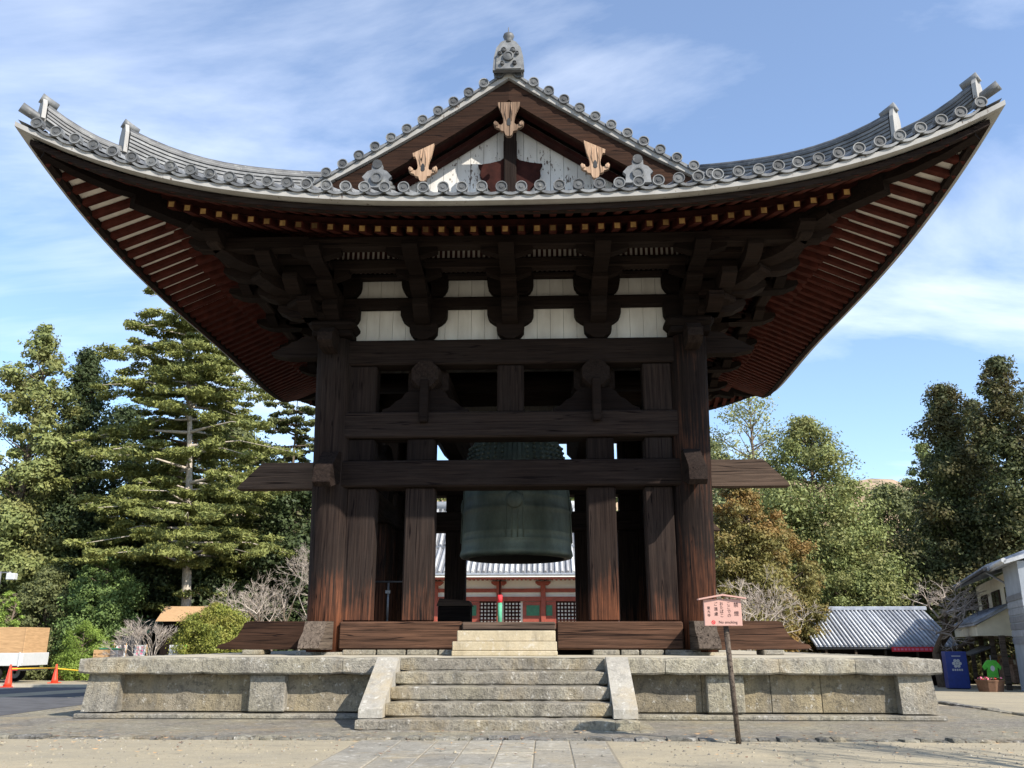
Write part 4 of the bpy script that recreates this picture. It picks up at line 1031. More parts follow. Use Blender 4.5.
def hb_(name, x0, x1, z0, z1, y0=-0.12, y1=-0.005, mat='red_paint', ch=0.0):
    g = MB(); g.span(x0, x1, y0, y1, z0, z1, mat, ch); return g.build(name, hall)
hb_('eave_beam', HX0 - 1.2, HX1 + 1.2, 4.40, 4.55, -1.75, -1.6)
rf = MB(); x = HX0 - 1
while x < HX1 + 1: rf.span(x, x + 0.11, -1.6, -0.0, 4.44, 4.56, 'red_paint'); x += 0.24
rf.build('rafters', hall)
hb_('tie_beam', HX0, HX1, 3.80, 4.0); hb_('tie_beam', HX0, HX1, 3.32, 3.56, -0.16)
for px_ in (433, 498, 543, 587, 622):
    X = 0.68 + (px_ - 545) / 907 * 49; hb_('column', X - 0.14, X + 0.14, 0.0, 4.35, -0.22, -0.02, 'red_paint', 0.03)
    g = MB(); g.prism([(X - 0.42, 4.38), (X + 0.42, 4.38), (X + 0.42, 4.28), (X + 0.25, 4.16), (X - 0.25, 4.16), (X - 0.42, 4.28)], lambda u, v, w: (u, w, v), -0.3, -0.05, 'red_paint'); g.build('bracket', hall, True)
def pxX(px_): return 0.68 + (px_ - 545) / 907 * 49
def lattice(x0, x1):
    g = MB(); g.span(x0, x1, -0.06, -0.04, 1.9, 3.3, 'plaster'); s = x0
    while s < x1: g.span(s, s + 0.085, -0.09, -0.062, 1.9, 3.3, 'dark_red'); s += 0.19
    z = 1.9
    while z < 3.28: g.span(x0, x1, -0.1, -0.091, z, z + 0.085, 'dark_red'); z += 0.19
    return g.build('lattice_window', hall)
for (a, b_) in ((478, 497), (503, 520), (556, 580), (440, 462)): lattice(pxX(a), pxX(b_))
for (a, b_) in ((464, 477), (524, 541), (544, 554), (584, 600)):
    X0, X1 = pxX(a), pxX(b_); hb_('door_frame', X0 - 0.1, X1 + 0.1, 1.2, 3.3, -0.1, -0.02); hb_('door_panel', X0 + 0.1, X1 - 0.1, 2.55, 3.1, -0.13, -0.102, 'deep_green')
hb_('wainscot', HX0, HX1, 0.0, 1.88, -0.12, -0.01)
g = MB(); g.tube([(pxX(500), -1.2, 4.4), (pxX(500), -1.2, 3.6)], 0.05, 'dark_red', 6); g.tube([(pxX(500), -1.2, 3.6), (pxX(500), -1.2, 3.2)], 0.13, 'sign_red', 8); g.tube([(pxX(500), -1.2, 3.2), (pxX(500), -1.2, 1.9)], 0.12, 'rope_green', 8); g.build('bell_rope', hall)

# ---------------------------------------------------------------- long tiled building on the right
LB = empty('long_building', (13.9, 22.7, -1.25), label='low long shop building with grey tiled roof and red banner behind the platform', cat='building')
g = MB(); g.span(0.2, 6.2, 0.9, 6.4, 0, 2.05, 'dark_wood_x'); g.build('wall', LB)
g = MB(); g.grid([[(-0.3, 0, 2.2), (6.5, 0, 2.2)], [(-0.3, 3.6, 4.0), (6.5, 3.6, 4.0)], [(-0.3, 7.2, 2.2), (6.5, 7.2, 2.2)]], 'blue_tile', False)
x = -0.25
while x < 6.5: g.tube([(x, -0.03, 2.24), (x, 3.6, 4.04), (x, 7.2, 2.24)], 0.055, 'hall_tile', 6); x += 0.2
g.span(-0.4, 6.6, 3.45, 3.75, 4.0, 4.2, 'blue_tile', 0.03); g.build('roof', LB)
g = MB(); g.tube([(-0.3, -0.1, 2.12), (6.6, -0.1, 2.12)], 0.06, 'dark_metal', 6); g.build('gutter', LB)
g = MB(); g.span(3.2, 5.3, -0.2, -0.17, 1.98, 2.2, 'sign_red')
rr = random.Random(4); x = 3.3
while x < 5.2:
    w = rr.uniform(0.08, 0.16); g.span(x, x + w, -0.205, -0.201, 2.04, 2.14, 'pink_ink'); x += w + 0.07
g.build('banner', LB)
for x in (0.2, 1.6, 3.0, 4.5, 6.0):
    g = MB(); g.span(x, x + 0.1, 0.2, 0.3, 0, 2.2, 'grey_wood_y'); g.build('post', LB)

# ---------------------------------------------------------------- two storey shop at far right
A = Vector((17.4, 11.7, 0)); B = Vector((21.4, 23.2, 0)); dirv = (B - A).normalized(); ang = atan2(dirv.y, dirv.x)
SH = empty('souvenir_shop', (17.75, 11.7, -0.5), ang, label='two storey souvenir shop with cream upper wall, pent roof and open front', cat='shop')
# local x along the wall away from the camera, local y to its left (outwards), z up from -0.5
L = 12.2
g = MB(); g.span(0.0, L, -6, -0.02, 1.9, 4.25, 'cream_wall'); g.build('upper_wall', SH)
g = MB(); g.span(0.0, L, -6, -3.2, 0, 1.898, 'glass_dark'); g.build('back_wall', SH)
for (x0, x1) in ((0.7, 2.5), (4.4, 6.4), (8.4, 10.2)):
    w = MB(); w.span(x0 - .12, x1 + .12, -0.015, 0.05, 3.08, 3.72, 'grey_wood_x', 0.01); wf = w.build('window', SH)
    w = MB(); w.span(x0, x1, 0.052, 0.06, 3.14, 3.66, 'glass_dark'); w.span((x0 + x1) / 2 - .03, (x0 + x1) / 2 + .03, 0.062, 0.075, 3.14, 3.66, 'grey_wood_x'); w.build('pane', wf)
g = MB()
g.prism([(0.9, 4.15), (-3.0, 5.6), (-6.9, 4.15), (-6.9, 4.25), (-3.0, 5.75), (0.9, 4.28)], lambda u, v, w: (w, u, v), -0.5, L + 0.5, 'blue_tile')
x = -0.45
while x < L + .5: g.tube([(x, 0.93, 4.3), (x, -3.0, 5.78)], 0.07, 'blue_tile', 6); x += 0.28
g.build('roof', SH, True)
g = MB(); g.tube([(-0.5, 0.98, 4.2), (L + .5, 0.98, 4.2)], 0.07, 'dark_metal', 6); g.tube([(0.1, 0.98, 4.2), (0.05, 0.15, 3.6), (0.0, 0.12, 2.9)], 0.045, 'grey_metal', 6); g.build('gutter', SH)
g = MB(); g.prism([(0.0, 2.95), (1.3, 2.28), (1.3, 2.36), (0.0, 3.04)], lambda u, v, w: (w, u, v), 2.4, L, 'blue_tile')
x = 2.45
while x < L: g.tube([(x, 0.02, 3.06), (x, 1.32, 2.38)], 0.06, 'blue_tile', 6); x += 0.28
g.build('pent_roof', SH, True)
g = MB(); g.prism([(0, 1.9), (1.2, 1.9), (1.2, 2.3), (0, 2.94)], lambda u, v, w: (w, u, v), 2.55, L - .1, 'cream_wall'); g.build('fascia', SH, True)
for x in (0.05, 3.0, 6.6, 10.5):
    g = MB(); g.span(x, x + 0.2, 0.6, 0.78, 0, 1.9, 'grey_wood_y', 0.01); g.build('post', SH)
for x in (3.4, 6.9, 9.6):
    g = MB(); g.span(x, x + 2.2, -1.6, -0.4, 0.0, 0.75, 'goods', 0.02)
    rr = random.Random(int(x * 10))
    for i in range(26):
        a, c_ = x + rr.uniform(0.1, 2.0), rr.uniform(-1.5, -0.5); h = rr.uniform(0.1, 0.4)
        g.span(a, a + rr.uniform(.1, .25), c_, c_ + 0.2, 0.752, 0.752 + h, rr.choice(['goods', 'sign_red', 'plaster', 'green_paint', 'ochre', 'blue_paint']))
    g.build('goods_table', SH)
g = MB(); g.prism([(0.75, 1.45), (1.5, 1.15), (1.5, 1.2), (0.75, 1.52)], lambda u, v, w: (w, u, v), 3.0, 6.4, 'dark_metal'); g.build('awning', SH, True)
g = MB(); g.span(-3.4, -0.02, -6.2, 0.35, 0, 4.25, 'blue_grey_wall'); g.build('end_wall', SH)
g = MB()
for i in range(7): g.span(-3.42, -0.0, 0.352, 0.375, 1.6 + i * 0.24, 1.6 + i * 0.24 + 0.2, 'blue_tile', 0.008)
g.build('tile_cladding', SH)
g = MB(); g.prism([(0.75, 4.15), (-3.0, 5.2), (-6.6, 4.15), (-6.6, 4.27), (-3.0, 5.35), (0.75, 4.27)], lambda u, v, w: (w, u, v), -3.6, 0.1, 'hall_tile'); g.tube([(-3.6, 0.75, 4.27), (0.1, 0.75, 4.27)], 0.08, 'hall_tile', 8); g.build('end_roof', SH, True)

# blue vending box, planter, shirt
X, Y = at(952, 36); z = gz(X, Y)
vb = empty('blue_cabinet', (X, Y, z), R_(-10), label='tall deep blue vending cabinet with white round emblem near the shop', cat='cabinet')
g = MB(); g.span(-0.48, 0.48, -0.35, 0.35, 0.04, 1.68, 'blue_paint', 0.02); g.span(-0.42, 0.42, -0.3, 0.3, 0, 0.04, 'black'); g.build('cabinet_body', vb)
g = MB()
for i in range(6):
    a = i * pi / 3; g.rings([(0.075, 0), (0.075, 0.006)], lambda x, y, h: (0.14 * cos(a) + x, -0.353 - h, 1.15 + 0.14 * sin(a) + y), 'white_paint', 10, False)
g.rings([(0.06, 0), (0.06, 0.008)], lambda x, y, h: (x, -0.353 - h, 1.15 + y), 'white_paint', 10, False)
for i in range(5): g.span(-0.24 + i * 0.1, -0.17 + i * 0.1, -0.358, -0.352, 0.82, 0.91, 'white_paint')
g.span(-0.2, 0.2, -0.358, -0.352, 1.46, 1.5, 'white_paint'); g.build('emblem', vb); vb.scale = (0.8, 0.8, 0.82)
X, Y = at(984, 31); z = gz(X, Y)
pt = empty('planter', (X, Y, z), label='brown wooden tub planter with red flowers outside the shop', cat='planter'); pt.scale = (0.75, 0.75, 0.8)
g = MB(); g.rings([(0.42, 0), (0.5, 0.42), (0.52, 0.42), (0.52, 0.48), (0.46, 0.48), (0.45, 0.42)], lambda x, y, h: (x * 1.2, y, h), 'terracotta', 12, False); g.build('tub', pt)
g = MB(); rr = random.Random(8)
for i in range(90):
    a, r = rr.uniform(0, 6.28), 0.45 * sqrt(rr.random()); c = Vector((r * cos(a) * 1.2, r * sin(a), 0.48 + rr.uniform(0, .08)))
    g.box((0, 0, 0), (0.08, 0.08, 0.02), rr.choice(['sign_red', 'leaf_shrub', 'leaf_shrub', 'pink_ink']), Matrix.Translation(c) @ Matrix.Rotation(rr.uniform(-1, 1), 4, 'X') @ Matrix.Rotation(rr.uniform(-1, 1), 4, 'Y'))
g.build('flowers', pt)
X, Y = at(988, 32); z = gz(X, Y)
sh = empty('hanging_shirt', (X, Y, z), label='bright green shirt hung on a display stand outside the shop', cat='shirt'); sh.scale = (0.62, 0.62, 0.78)
g = MB(); pol = [(-0.28, 0.55), (0.28, 0.55), (0.27, 1.0), (0.42, 0.88), (0.5, 1.02), (0.25, 1.27), (0.1, 1.3), (0, 1.26), (-0.1, 1.3), (-0.25, 1.27), (-0.5, 1.02), (-0.42, 0.88), (-0.27, 1.0)]
g.prism(pol, lambda u, v, w: (u, w, v), -0.08, 0.06, 'green_cloth'); g.rings([(0.12, 0), (0.12, 0.004)], lambda x, y, h: (x, -0.082 - h, 0.95 + y), 'white_paint', 12, False); g.build('shirt', sh, True)
g = MB(); g.tube([(0, 0, 0), (0, 0, 1.5)], 0.025, 'grey_metal', 6); g.span(-0.3, 0.3, -.02, .02, 1.24, 1.27, 'grey_metal'); g.build('stand', sh)
for i, (px_, D, lab) in enumerate(((833, 50, 'thin reddish marker post behind the platform, left of the pale post'), (855, 51, 'thin pale marker post in front of the tiled shop roof'))):
    X, Y = at(px_, D); z = gz(X, Y); g = MB(); g.tube([(X, Y, z), (X, Y, zy(626, D))], 0.05, ('dark_red', 'white_paint')[i], 6)
    tag(g.build('marker_post'), lab, 'post')

# ---------------------------------------------------------------- left background things
X, Y = at(24, 36); Y += 1.0; TX = X - 1.75 * 1.33; TZ = gz(X, Y)
TR = None or empty('flatbed_truck', (TX, Y, TZ), label='small white flatbed truck loaded with plywood boxes at the left edge', cat='truck')
g = MB(); g.span(-1.75, 1.75, -0.72, 0.72, 0.52, 0.58, 'grey_metal'); 
g.span(-1.75, 1.75, -0.75, -0.71, 0.5, 0.88, 'white_paint', 0.012); g.span(-1.75, 1.75, 0.71, 0.75, 0.5, 0.88, 'white_paint', 0.012); g.span(1.71, 1.76, -0.705, 0.705, 0.5, 0.88, 'white_paint', 0.012)
for x in (-1.7, -0.6, 0.55, 1.66): g.span(x, x + 0.05, -0.775, -0.752, 0.48, 0.9, 'white_paint', 0.006)
g.build('bed', TR)
g = MB(); g.span(-1.7, 1.7, -0.35, 0.35, 0.36, 0.515, 'black'); g.span(1.55, 1.74, -0.6, 0.6, 0.36, 0.44, 'dark_metal'); g.build('chassis', TR)
TR.scale = (1.33, 1.33, 1.33)
for x in (0.85, -2.55):
    for y in (-0.62, 0.62):
        w = MB(); w.rings([(0.19, -0.09), (0.27, -0.08), (0.28, 0), (0.27, 0.08), (0.19, 0.09)], lambda a, b_, h: (x + a, y + h, 0.28 + b_), 'rubber', 20); w.rings([(0.18, -.1), (0.17, -.095), (0.05, -.1)], lambda a, b_, h: (x + a, y + h, .28 + b_), 'grey_metal', 14); w.build('wheel', TR)
g = MB(); g.prism([(-1.8, 0.4), (-1.8, 1.75), (-2.6, 1.78), (-3.15, 1.1), (-3.2, 0.4)], lambda u, v, w: (u, w, v), -0.7, 0.7, 'white_paint'); g.build('cab', TR, True)
g = MB(); g.prism([(-1.95, 1.1), (-1.95, 1.62), (-2.55, 1.64), (-2.95, 1.12)], lambda u, v, w: (u, w, v), -0.715, -0.702, 'glass_dark'); g.build('side_window', TR, True)
g = MB(); g.span(1.5, 1.68, -0.756, -0.752, 0.38, 0.46, 'sign_red'); g.build('tail_light', TR)
for (x0, x1, lab) in ((0.62, 1.72, 'plywood box at the rear end of the truck bed'), (-0.55, 0.58, 'plywood box further forward on the truck bed')):
    bx = empty('plywood_box', (TX + 1.33 * (x0 + x1) / 2, Y, TZ + 0.775), label=lab, cat='box', group='plywood boxes on the truck'); h = (x1 - x0) / 2 * 1.33
    g = MB(); g.span(-h, h, -0.86, 0.86, 0, 1.4, 'plywood', 0.008); g.build('box_body', bx)
    for q in (-h, h - 0.05):
        g = MB(); g.span(q, q + 0.05, -0.878, -0.862, 0.0, 1.4, 'plywood', 0.004); g.build('batten', bx)
def cone(px_, D, lab):
    X, Y = at(px_, D)
    c = empty('traffic_cone', (X, Y, gz(X, Y)), label=lab, cat='traffic cone', group='orange cones by the road')
    g = MB(); g.span(-0.19, 0.19, -0.19, 0.19, 0.004, 0.035, 'orange_plastic', 0.012); g.build('base', c)
    g = MB(); g.rings([(0.14, 0.035), (0.11, 0.15), (0.035, 0.68), (0.028, 0.72)], lambda x, y, h: (x, y, h), 'orange_plastic', 16); g.build('body', c)
    return (X, Y, gz(X, Y))
c1 = cone(14.5, 29.5, 'orange cone standing alone beside the truck'); c2 = cone(60, 35.5, 'orange cone at the platform end of the yellow bar')
cone(67, 41, 'orange cone tucked behind, left of the two by the platform corner'); c4 = cone(71.5, 42, 'orange cone tucked behind, right of the two by the platform corner')
bar = MB(); bar.tube([(c1[0], c1[1], c1[2] + 0.58), (c2[0], c2[1], c2[2] + 0.58)], 0.022, 'yellow_plastic', 8); tag(bar.build('cone_bar'), 'yellow bar resting between the lone cone and the next cone', 'bar')
bar = MB(); bar.tube([(c2[0], c2[1], c2[2] + 0.56), (c4[0] + 2.6, c4[1] - 2, c4[2] + 0.40)], 0.022, 'yellow_plastic', 8); tag(bar.build('cone_bar'), 'yellow bar running from the cones behind the platform corner', 'bar')
def aboard(px_, D, top, w, lab, marks, frame='plywood', tilt=0.2):
    X, Y = at(px_, D); zg = gz(X, Y); h = zy(top, D) - zg
    o = empty('sign_board', (X, Y, zg), R_(random.uniform(-8, 8)), label=lab, cat='sign board')
    M = Matrix.Rotation(-tilt, 4, 'X')
    g = MB(); g.span(-w / 2, w / 2, -0.02, 0.02, 0.02, h, 'white_paint', 0.006, M); g.build('panel', o)
    g = MB()
    for sx in (-1, 1): g.tube([(sx * (w / 2 + 0.02), 0.5, 0), (sx * (w / 2 + .02), h * 0.2, h)], 0.02, frame, 6)
    g.build('leg', o)
    if marks:
        g = MB(); rr = random.Random(px_)
        for cx in (-0.1, 0.1):
            for i in range(4): g.span(cx * w * 2 - 0.05, cx * w * 2 + 0.05, -0.026, -0.021, h - 0.14 - i * 0.13, h - 0.06 - i * 0.13, 'pink_ink', 0, M)
        g.build('lettering', o)
aboard(138, 39, 644.5, 0.5, 'white folding notice board with pink writing behind the platform', True)
aboard(118, 41, 643, 0.5, 'small tilted white notice behind the grey bin', True, tilt=0.35)
X, Y = at(178, 40); ub = empty('panel_board', (X, Y, gz(X, Y)), label='plain white panel with green side frame beside the round bush', cat='board')
g = MB(); g.span(-0.36, 0.24, -0.03, 0.03, 0.1, zy(645, 40) - gz(X, Y), 'white_paint', 0.008); g.build('panel', ub)
g = MB(); g.span(0.245, 0.42, -0.04, 0.04, 0, zy(645, 40) - gz(X, Y), 'green_cloth', 0.008); g.build('side_frame', ub)
X, Y = at(113, 38.5); ub = empty('grey_bin', (X, Y, gz(X, Y)), label='grey box bin standing behind the platform edge', cat='bin')
g = MB(); g.span(-0.4, 0.4, -0.3, 0.3, 0, 1.3, 'grey_metal', 0.02); g.build('bin_body', ub); g = MB(); g.span(-0.42, 0.42, -0.32, 0.32, 1.302, 1.38, 'deep_green', 0.02); g.build('lid', ub)
X, Y = at(131, 42); ub = empty('dark_board', (X, Y, gz(X, Y)), label='dark grey upright board behind the white notices', cat='board')
g = MB(); g.span(-0.45, 0.45, -0.04, 0.04, 0, zy(636, 42) - gz(X, Y), 'dark_metal', 0.01); g.build('panel', ub); g = MB(); g.span(-0.4, -0.34, 0.041, 0.5, 0, 0.06, 'dark_metal'); g.span(.34, .4, .041, .5, 0, .06, 'dark_metal'); g.build('foot', ub)
X, Y = at(103, 38); ub = empty('wooden_crate', (X, Y, gz(X, Y)), label='small wooden crate beside the grey bin', cat='crate')
g = MB()
for i in range(7): g.span(-0.26, 0.26, -0.2, -0.18, i * 0.19, i * 0.19 + 0.15, 'plywood', 0.006); g.span(-0.26, .26, .18, .2, i * .19, i * .19 + .15, 'plywood', .006)
for x in (-0.26, 0.23): g.span(x, x + 0.03, -0.179, 0.179, 0, 1.3, 'plywood')
g.build('crate_body', ub)
def hut(name, px0, px1, D, yt, yb, roofmat, wallmat, lab, cat, depth=2.0, over=0.25, slope=0.5):
    X0, Y = at(px0, D); X1, _ = at(px1, D); zg = gz((X0 + X1) / 2, Y); zt, zb = zy(yt, D) - zg, zy(yb, D) - zg
    o = empty(name, ((X0 + X1) / 2, Y, zg), label=lab, cat=cat); h = (X1 - X0) / 2
    g = MB(); g.span(-h + over, h - over, 0.3, depth, 0, zb, wallmat); g.build('wall', o)
    g = MB(); g.prism([(-0.0, zb), (depth + 0.3, zb), (depth / 2, zt), ], lambda u, v, w: (w, u, v), -h, h, roofmat); g.build('roof', o, True)
    g = MB(); g.span(-0.35, 0.35, 0.27, 0.298, 0, min(1.8, zb - 0.1), 'black'); g.build('door', o)
    return o
hut('wooden_shelter', 153, 203, 43, 605, 621, 'tan_roof', 'dark_wood_z', 'small shelter with sunlit tan board roof beside the brown trunk', 'shelter')
hut('dark_kiosk', 104, 152, 44, 618, 633, 'dark_green', 'black', 'dark kiosk with dark green roof behind the white notices', 'kiosk')
hut('grey_roof_house', 252, 345, 52, 572, 606, 'house_roof', 'grey_wood_y', 'house with pale grey roof half hidden by bare branches', 'house', 6)
X, Y = at(-2, 40); lm = empty('street_lamp', (X - 0.4, Y, 0), label='white floodlight on a pole at the far left edge', cat='lamp')
g = MB(); g.tube([(0, 0, 0), (0, 0, zy(570, 40))], 0.05, 'grey_metal', 8); g.tube([(0, 0, zy(571, 40)), (0.5, 0, zy(571, 40))], 0.03, 'grey_metal', 6); g.build('pole', lm)
g = MB(); zz = zy(575, 40); g.span(0.35, 0.75, -0.15, 0.15, zz - 0.16, zz + 0.14, 'white_paint', 0.03); g.build('lamp_head', lm)

# ---------------------------------------------------------------- trees
def leaf_mesh(name, cen, size, mat, parent, flat=0.0, aspect=0.55, seed=0, nrm=None):
    """cen: Nx3 leaf centres -> one crown mesh of small quads"""
    r = np.random.default_rng(seed); n = len(cen)
    nv = r.normal(size=(n, 3)); 
    if nrm is not None: nv = nv * 0.6 + nrm
    nv[:, 2] += flat; nv /= np.linalg.norm(nv, axis=1)[:, None] + 1e-9
    u = np.cross(nv, r.normal(size=(n, 3))); u /= np.linalg.norm(u, axis=1)[:, None] + 1e-9
    w = np.cross(nv, u); sz = size * np.clip(r.lognormal(-0.15, 0.35, n), 0.35, 1.5)[:, None]
    u = u * sz; w = w * sz * aspect
    bend = nv * sz * 0.25
    v = np.stack([cen - u, cen - w - bend, cen + u, cen + w - bend], axis=1).reshape(-1, 3)
    me = bpy.data.meshes.new(name); me.vertices.add(n * 4); me.vertices.foreach_set('co', v.ravel())
    me.loops.add(n * 4); me.loops.foreach_set('vertex_index', np.arange(n * 4, dtype=np.int32))
    me.polygons.add(n); me.polygons.foreach_set('loop_start', np.arange(0, n * 4, 4, dtype=np.int32))
    me.materials.append(MATS[mat]); me.update(calc_edges=True); me.validate()
    o = bpy.data.objects.new(name, me); COL.objects.link(o); o.parent = parent
    return o
def clumps(r, centres, radii, n_per, squash=0.7, core=0.35):
    out = []
    nr = []
    for c, rad, n in zip(centres, radii, n_per):
        d = r.normal(size=(n, 3)); d /= np.linalg.norm(d, axis=1)[:, None]
        q = (core + (1 - core) * r.random(n) ** 0.5) * rad * (1 + 0.25 * r.normal(size=n))
        p = d * q[:, None]; p[:, 2] *= squash
        out.append(c + p); nr.append(d)
    return np.concatenate(out), np.concatenate(nr)
def broadleaf(px_, D, ytop, halfw_px, zlow, mat, lab, cat='tree', bark='bark', n=46, leaf=0.17, per=260, fine=0.66, seed=0, group=None, airy=1.0, name='broadleaf_tree', conic=0.0, spread_y=0.8, trunk_r=0.28):
    X, Y = at(px_, D); zg = gz(X, Y); H = zy(ytop, D) - zg; W = halfw_px / 907 * D; zl = zlow * H
    t = empty(name, (X, Y, zg), label=lab, cat=cat, group=group); r = np.random.default_rng(seed + 100)
    n = int(n * 1.7); leaf *= fine; per = int(per * 2.0); cs, rs = [], []
    for i in range(n):
        f = (i + r.random()) / n; h = zl + (H - zl) * f
        prof = sqrt(max(0.02, 1 - (2 * f - 0.75) ** 2 / 1.6)) if conic == 0 else (1 - f) ** 0.45 * (1 - conic) + (1 - f) ** 0.85 * conic + 0.06
        if conic == 0: prof *= 1.0 if f < 0.6 else (1 - ((f - .6) / .4) ** 2 * 0.6)
        a = i * 2.4 + r.uniform(-.5, .5); q = W * prof * (0.3 + 0.8 * sqrt(r.random())) * (r.choice([0.7, 0.9, 1.1, 1.45]) if conic else 1)
        rad = W * r.choice([0.16, 0.21, 0.27, 0.33, 0.40]) * (0.75 + 0.5 * (1 - f)) * (0.62 + 0.38 * min(1, prof))
        q = max(0, q - rad * 0.5)
        h = h - (0.12 * q if conic else 0); cs.append(np.array([q * cos(a), q * sin(a) * spread_y, min(h, H - rad * 0.6)])); rs.append(rad)
    tr = MB(); lean = r.uniform(-0.4, 0.4)
    tp = [(0, 0, -0.3), (lean * .2, 0, H * .25), (lean * .5, 0, H * .5), (lean, 0, H * .86)]
    tr.tube(tp, [trunk_r * H / 12, trunk_r * .8 * H / 12, trunk_r * .5 * H / 12, 0.03], bark, 10)
    for i in range(0, n):
        c = cs[i]; h0 = max(0.12 * H, c[2] - 0.55 * sqrt(c[0] ** 2 + c[1] ** 2) - 0.04 * H * r.random()); b_ = Vector((lean * h0 / H, 0, h0)); m = (b_ + Vector(c)) / 2 + Vector((0, 0, -0.12 * rs[i]))
        tr.tube([b_, m, c], [0.03 * H / 12 + 0.012, 0.026, 0.01], bark, 5, False)
    tr.build('trunk', t)
    per_ = [max(12, int(per * airy * r.choice([0.7, 0.95, 1.15, 1.3]) * (x / (W * 0.28)) ** 2)) for x in rs]
    pts, nr = clumps(r, cs, rs, per_, 0.62, 0.3)
    leaf_mesh('crown', pts, leaf, mat, t, 0.35, 0.55, seed, nr)
    return t
def fir(px_, D, ytop, halfw_px, zlow, mat, lab, bark='pale_bark', seed=0, layers=17, per=46, leaf=0.16, trunk_r=0.2, name='fir_tree', droop=0.1, top_pow=0.8, dens=1.0, px_top=None, gappy=0.15):
    """layered conifer: limbs with flattened pads of foliage"""
    X, Y = at(px_, D); zg = gz(X, Y); H = zy(ytop, D) - zg; W = halfw_px / 907 * D; zl = zlow * H
    t = empty(name, (X, Y, zg), label=lab, cat='tree'); r = np.random.default_rng(seed + 500)
    tr = MB(); dx = 0 if px_top is None else (px_top - px_) / 907 * D
    cx = lambda h: dx * (h / H) ** 1.3
    tr.tube([(cx(h), 0.05 * sin(h), h) for h in np.linspace(-0.3 if False else 0, H * 0.98, 10)], [trunk_r * (1.25 - 1.2 * q) for q in np.linspace(0, 1, 10)], bark, 10)
    per = int(per * 1.7); leaf *= 0.72; P_, N_ = [], []
    for L_ in range(layers):
        f = (L_ + r.uniform(0, .6)) / layers; h = zl + (H - zl) * f
        reach = W * ((1 - f) ** top_pow * 0.95 + 0.10) * r.uniform(0.75, 1.1)
        nb = int(r.integers(5, 9)); a0 = r.uniform(0, 6.28)
        for j in range(nb):
            if r.random() < gappy: continue
            a = a0 + j * 6.283 / nb + r.uniform(-.3, .3); Lb = reach * r.uniform(0.55, 1.05)
            tip = Vector((cx(h) + Lb * cos(a), Lb * sin(a), h - droop * Lb + r.uniform(-.5, .45))); root = Vector((cx(h), 0, h - 0.05 * Lb)); mid = root.lerp(tip, 0.5) + Vector((0, 0, 0.08 * Lb))
            tr.tube([root, mid, tip], [0.035 + 0.012 * Lb, 0.03, 0.01], bark, 5, False)
            npad = max(2, int(Lb / 0.55))
            for q in range(npad):
                u = 0.28 + 0.74 * (q + r.random() * .6) / npad; c = root.lerp(mid, u * 2) if u < .5 else mid.lerp(tip, (u - .5) * 2)
                side = r.uniform(-0.32, 0.32) * Lb * (1 - abs(u - .55)); c = c + Vector((-sin(a) * side, cos(a) * side, r.uniform(-.08, .12)))
                rad = (0.28 + 0.16 * r.random()) * (0.6 + 0.16 * min(Lb, 4)); n_ = int(per * dens)
                d = r.normal(size=(n_, 3)); d /= np.linalg.norm(d, axis=1)[:, None]
                p = d * (rad * r.random(n_) ** 0.45)[:, None] * np.array([1.25, 1.25, 0.42]); P_.append(np.array(c) + p); N_.append(d * np.array([.4, .4, 1]))
    tr.build('trunk', t)
    leaf_mesh('crown', np.concatenate(P_), leaf, mat, t, 0.6, 0.4, seed, np.concatenate(N_))
    return t
def bare(px_, D, ytop, lab, seed=0, mat='twig', depth=6, spread=0.55, trunk_r=0.16, trunk_h=0.22, name='bare_tree', x=None, y=None, H=None, nb=3, width=1.0, bark=None, cat='tree', multi=1):
    if x is None: X, Y = at(px_, D)
    else: X, Y = x, y
    zg = gz(X, Y); H = H or zy(ytop, D) - zg
    t = empty(name, (X, Y, zg), label=lab, cat=cat); r = random.Random(seed); tr = MB(); tw = MB()
    def grow(p, d, L, rad, k):
        bend = Vector((r.uniform(-1, 1), r.uniform(-1, 1), r.uniform(-.5, .6))) * 0.22
        m = p + d * L * 0.5; d2 = (d + bend).normalized(); e = m + d2 * L * 0.5
        mb = tr if k >= depth - 2 else tw
        mb.tube([p, m, e], [rad, rad * .85, rad * .68], (bark or mat) if mb is tr else mat, 6 if mb is tr else 3, False, True)
        if k <= 0: return
        n = 2 if k in (depth - 2, 3) else (nb if k > 1 else nb + 1)
        for i in range(n):
            ax = Vector((r.gauss(0, 1), r.gauss(0, 1), r.gauss(0, .6)))
            nd = (d2 + ax.normalized() * spread * r.uniform(.6, 1.5)).normalized(); nd.z += 0.05; nd.x *= width; nd.y *= width; nd.normalize()
            q = e if i < 2 else m.lerp(e, r.uniform(0.1, 0.9))
            grow(q, nd, L * r.uniform(0.62, 0.86), max(0.0065, rad * (0.66 if i == 0 else 0.52)), k - 1)
    for s in range(multi):
        d = Vector((r.uniform(-.15, .15), r.uniform(-.1, .1), 1)) if multi == 1 else Vector((r.uniform(-.7, .7), r.uniform(-.5, .5), 1))
        grow(Vector((r.uniform(-.1, .1) * (multi > 1), 0, -0.05)), d.normalized(), H * trunk_h, trunk_r, depth)
    tr.build('trunk', t); tw.build('branches', t)
    return t

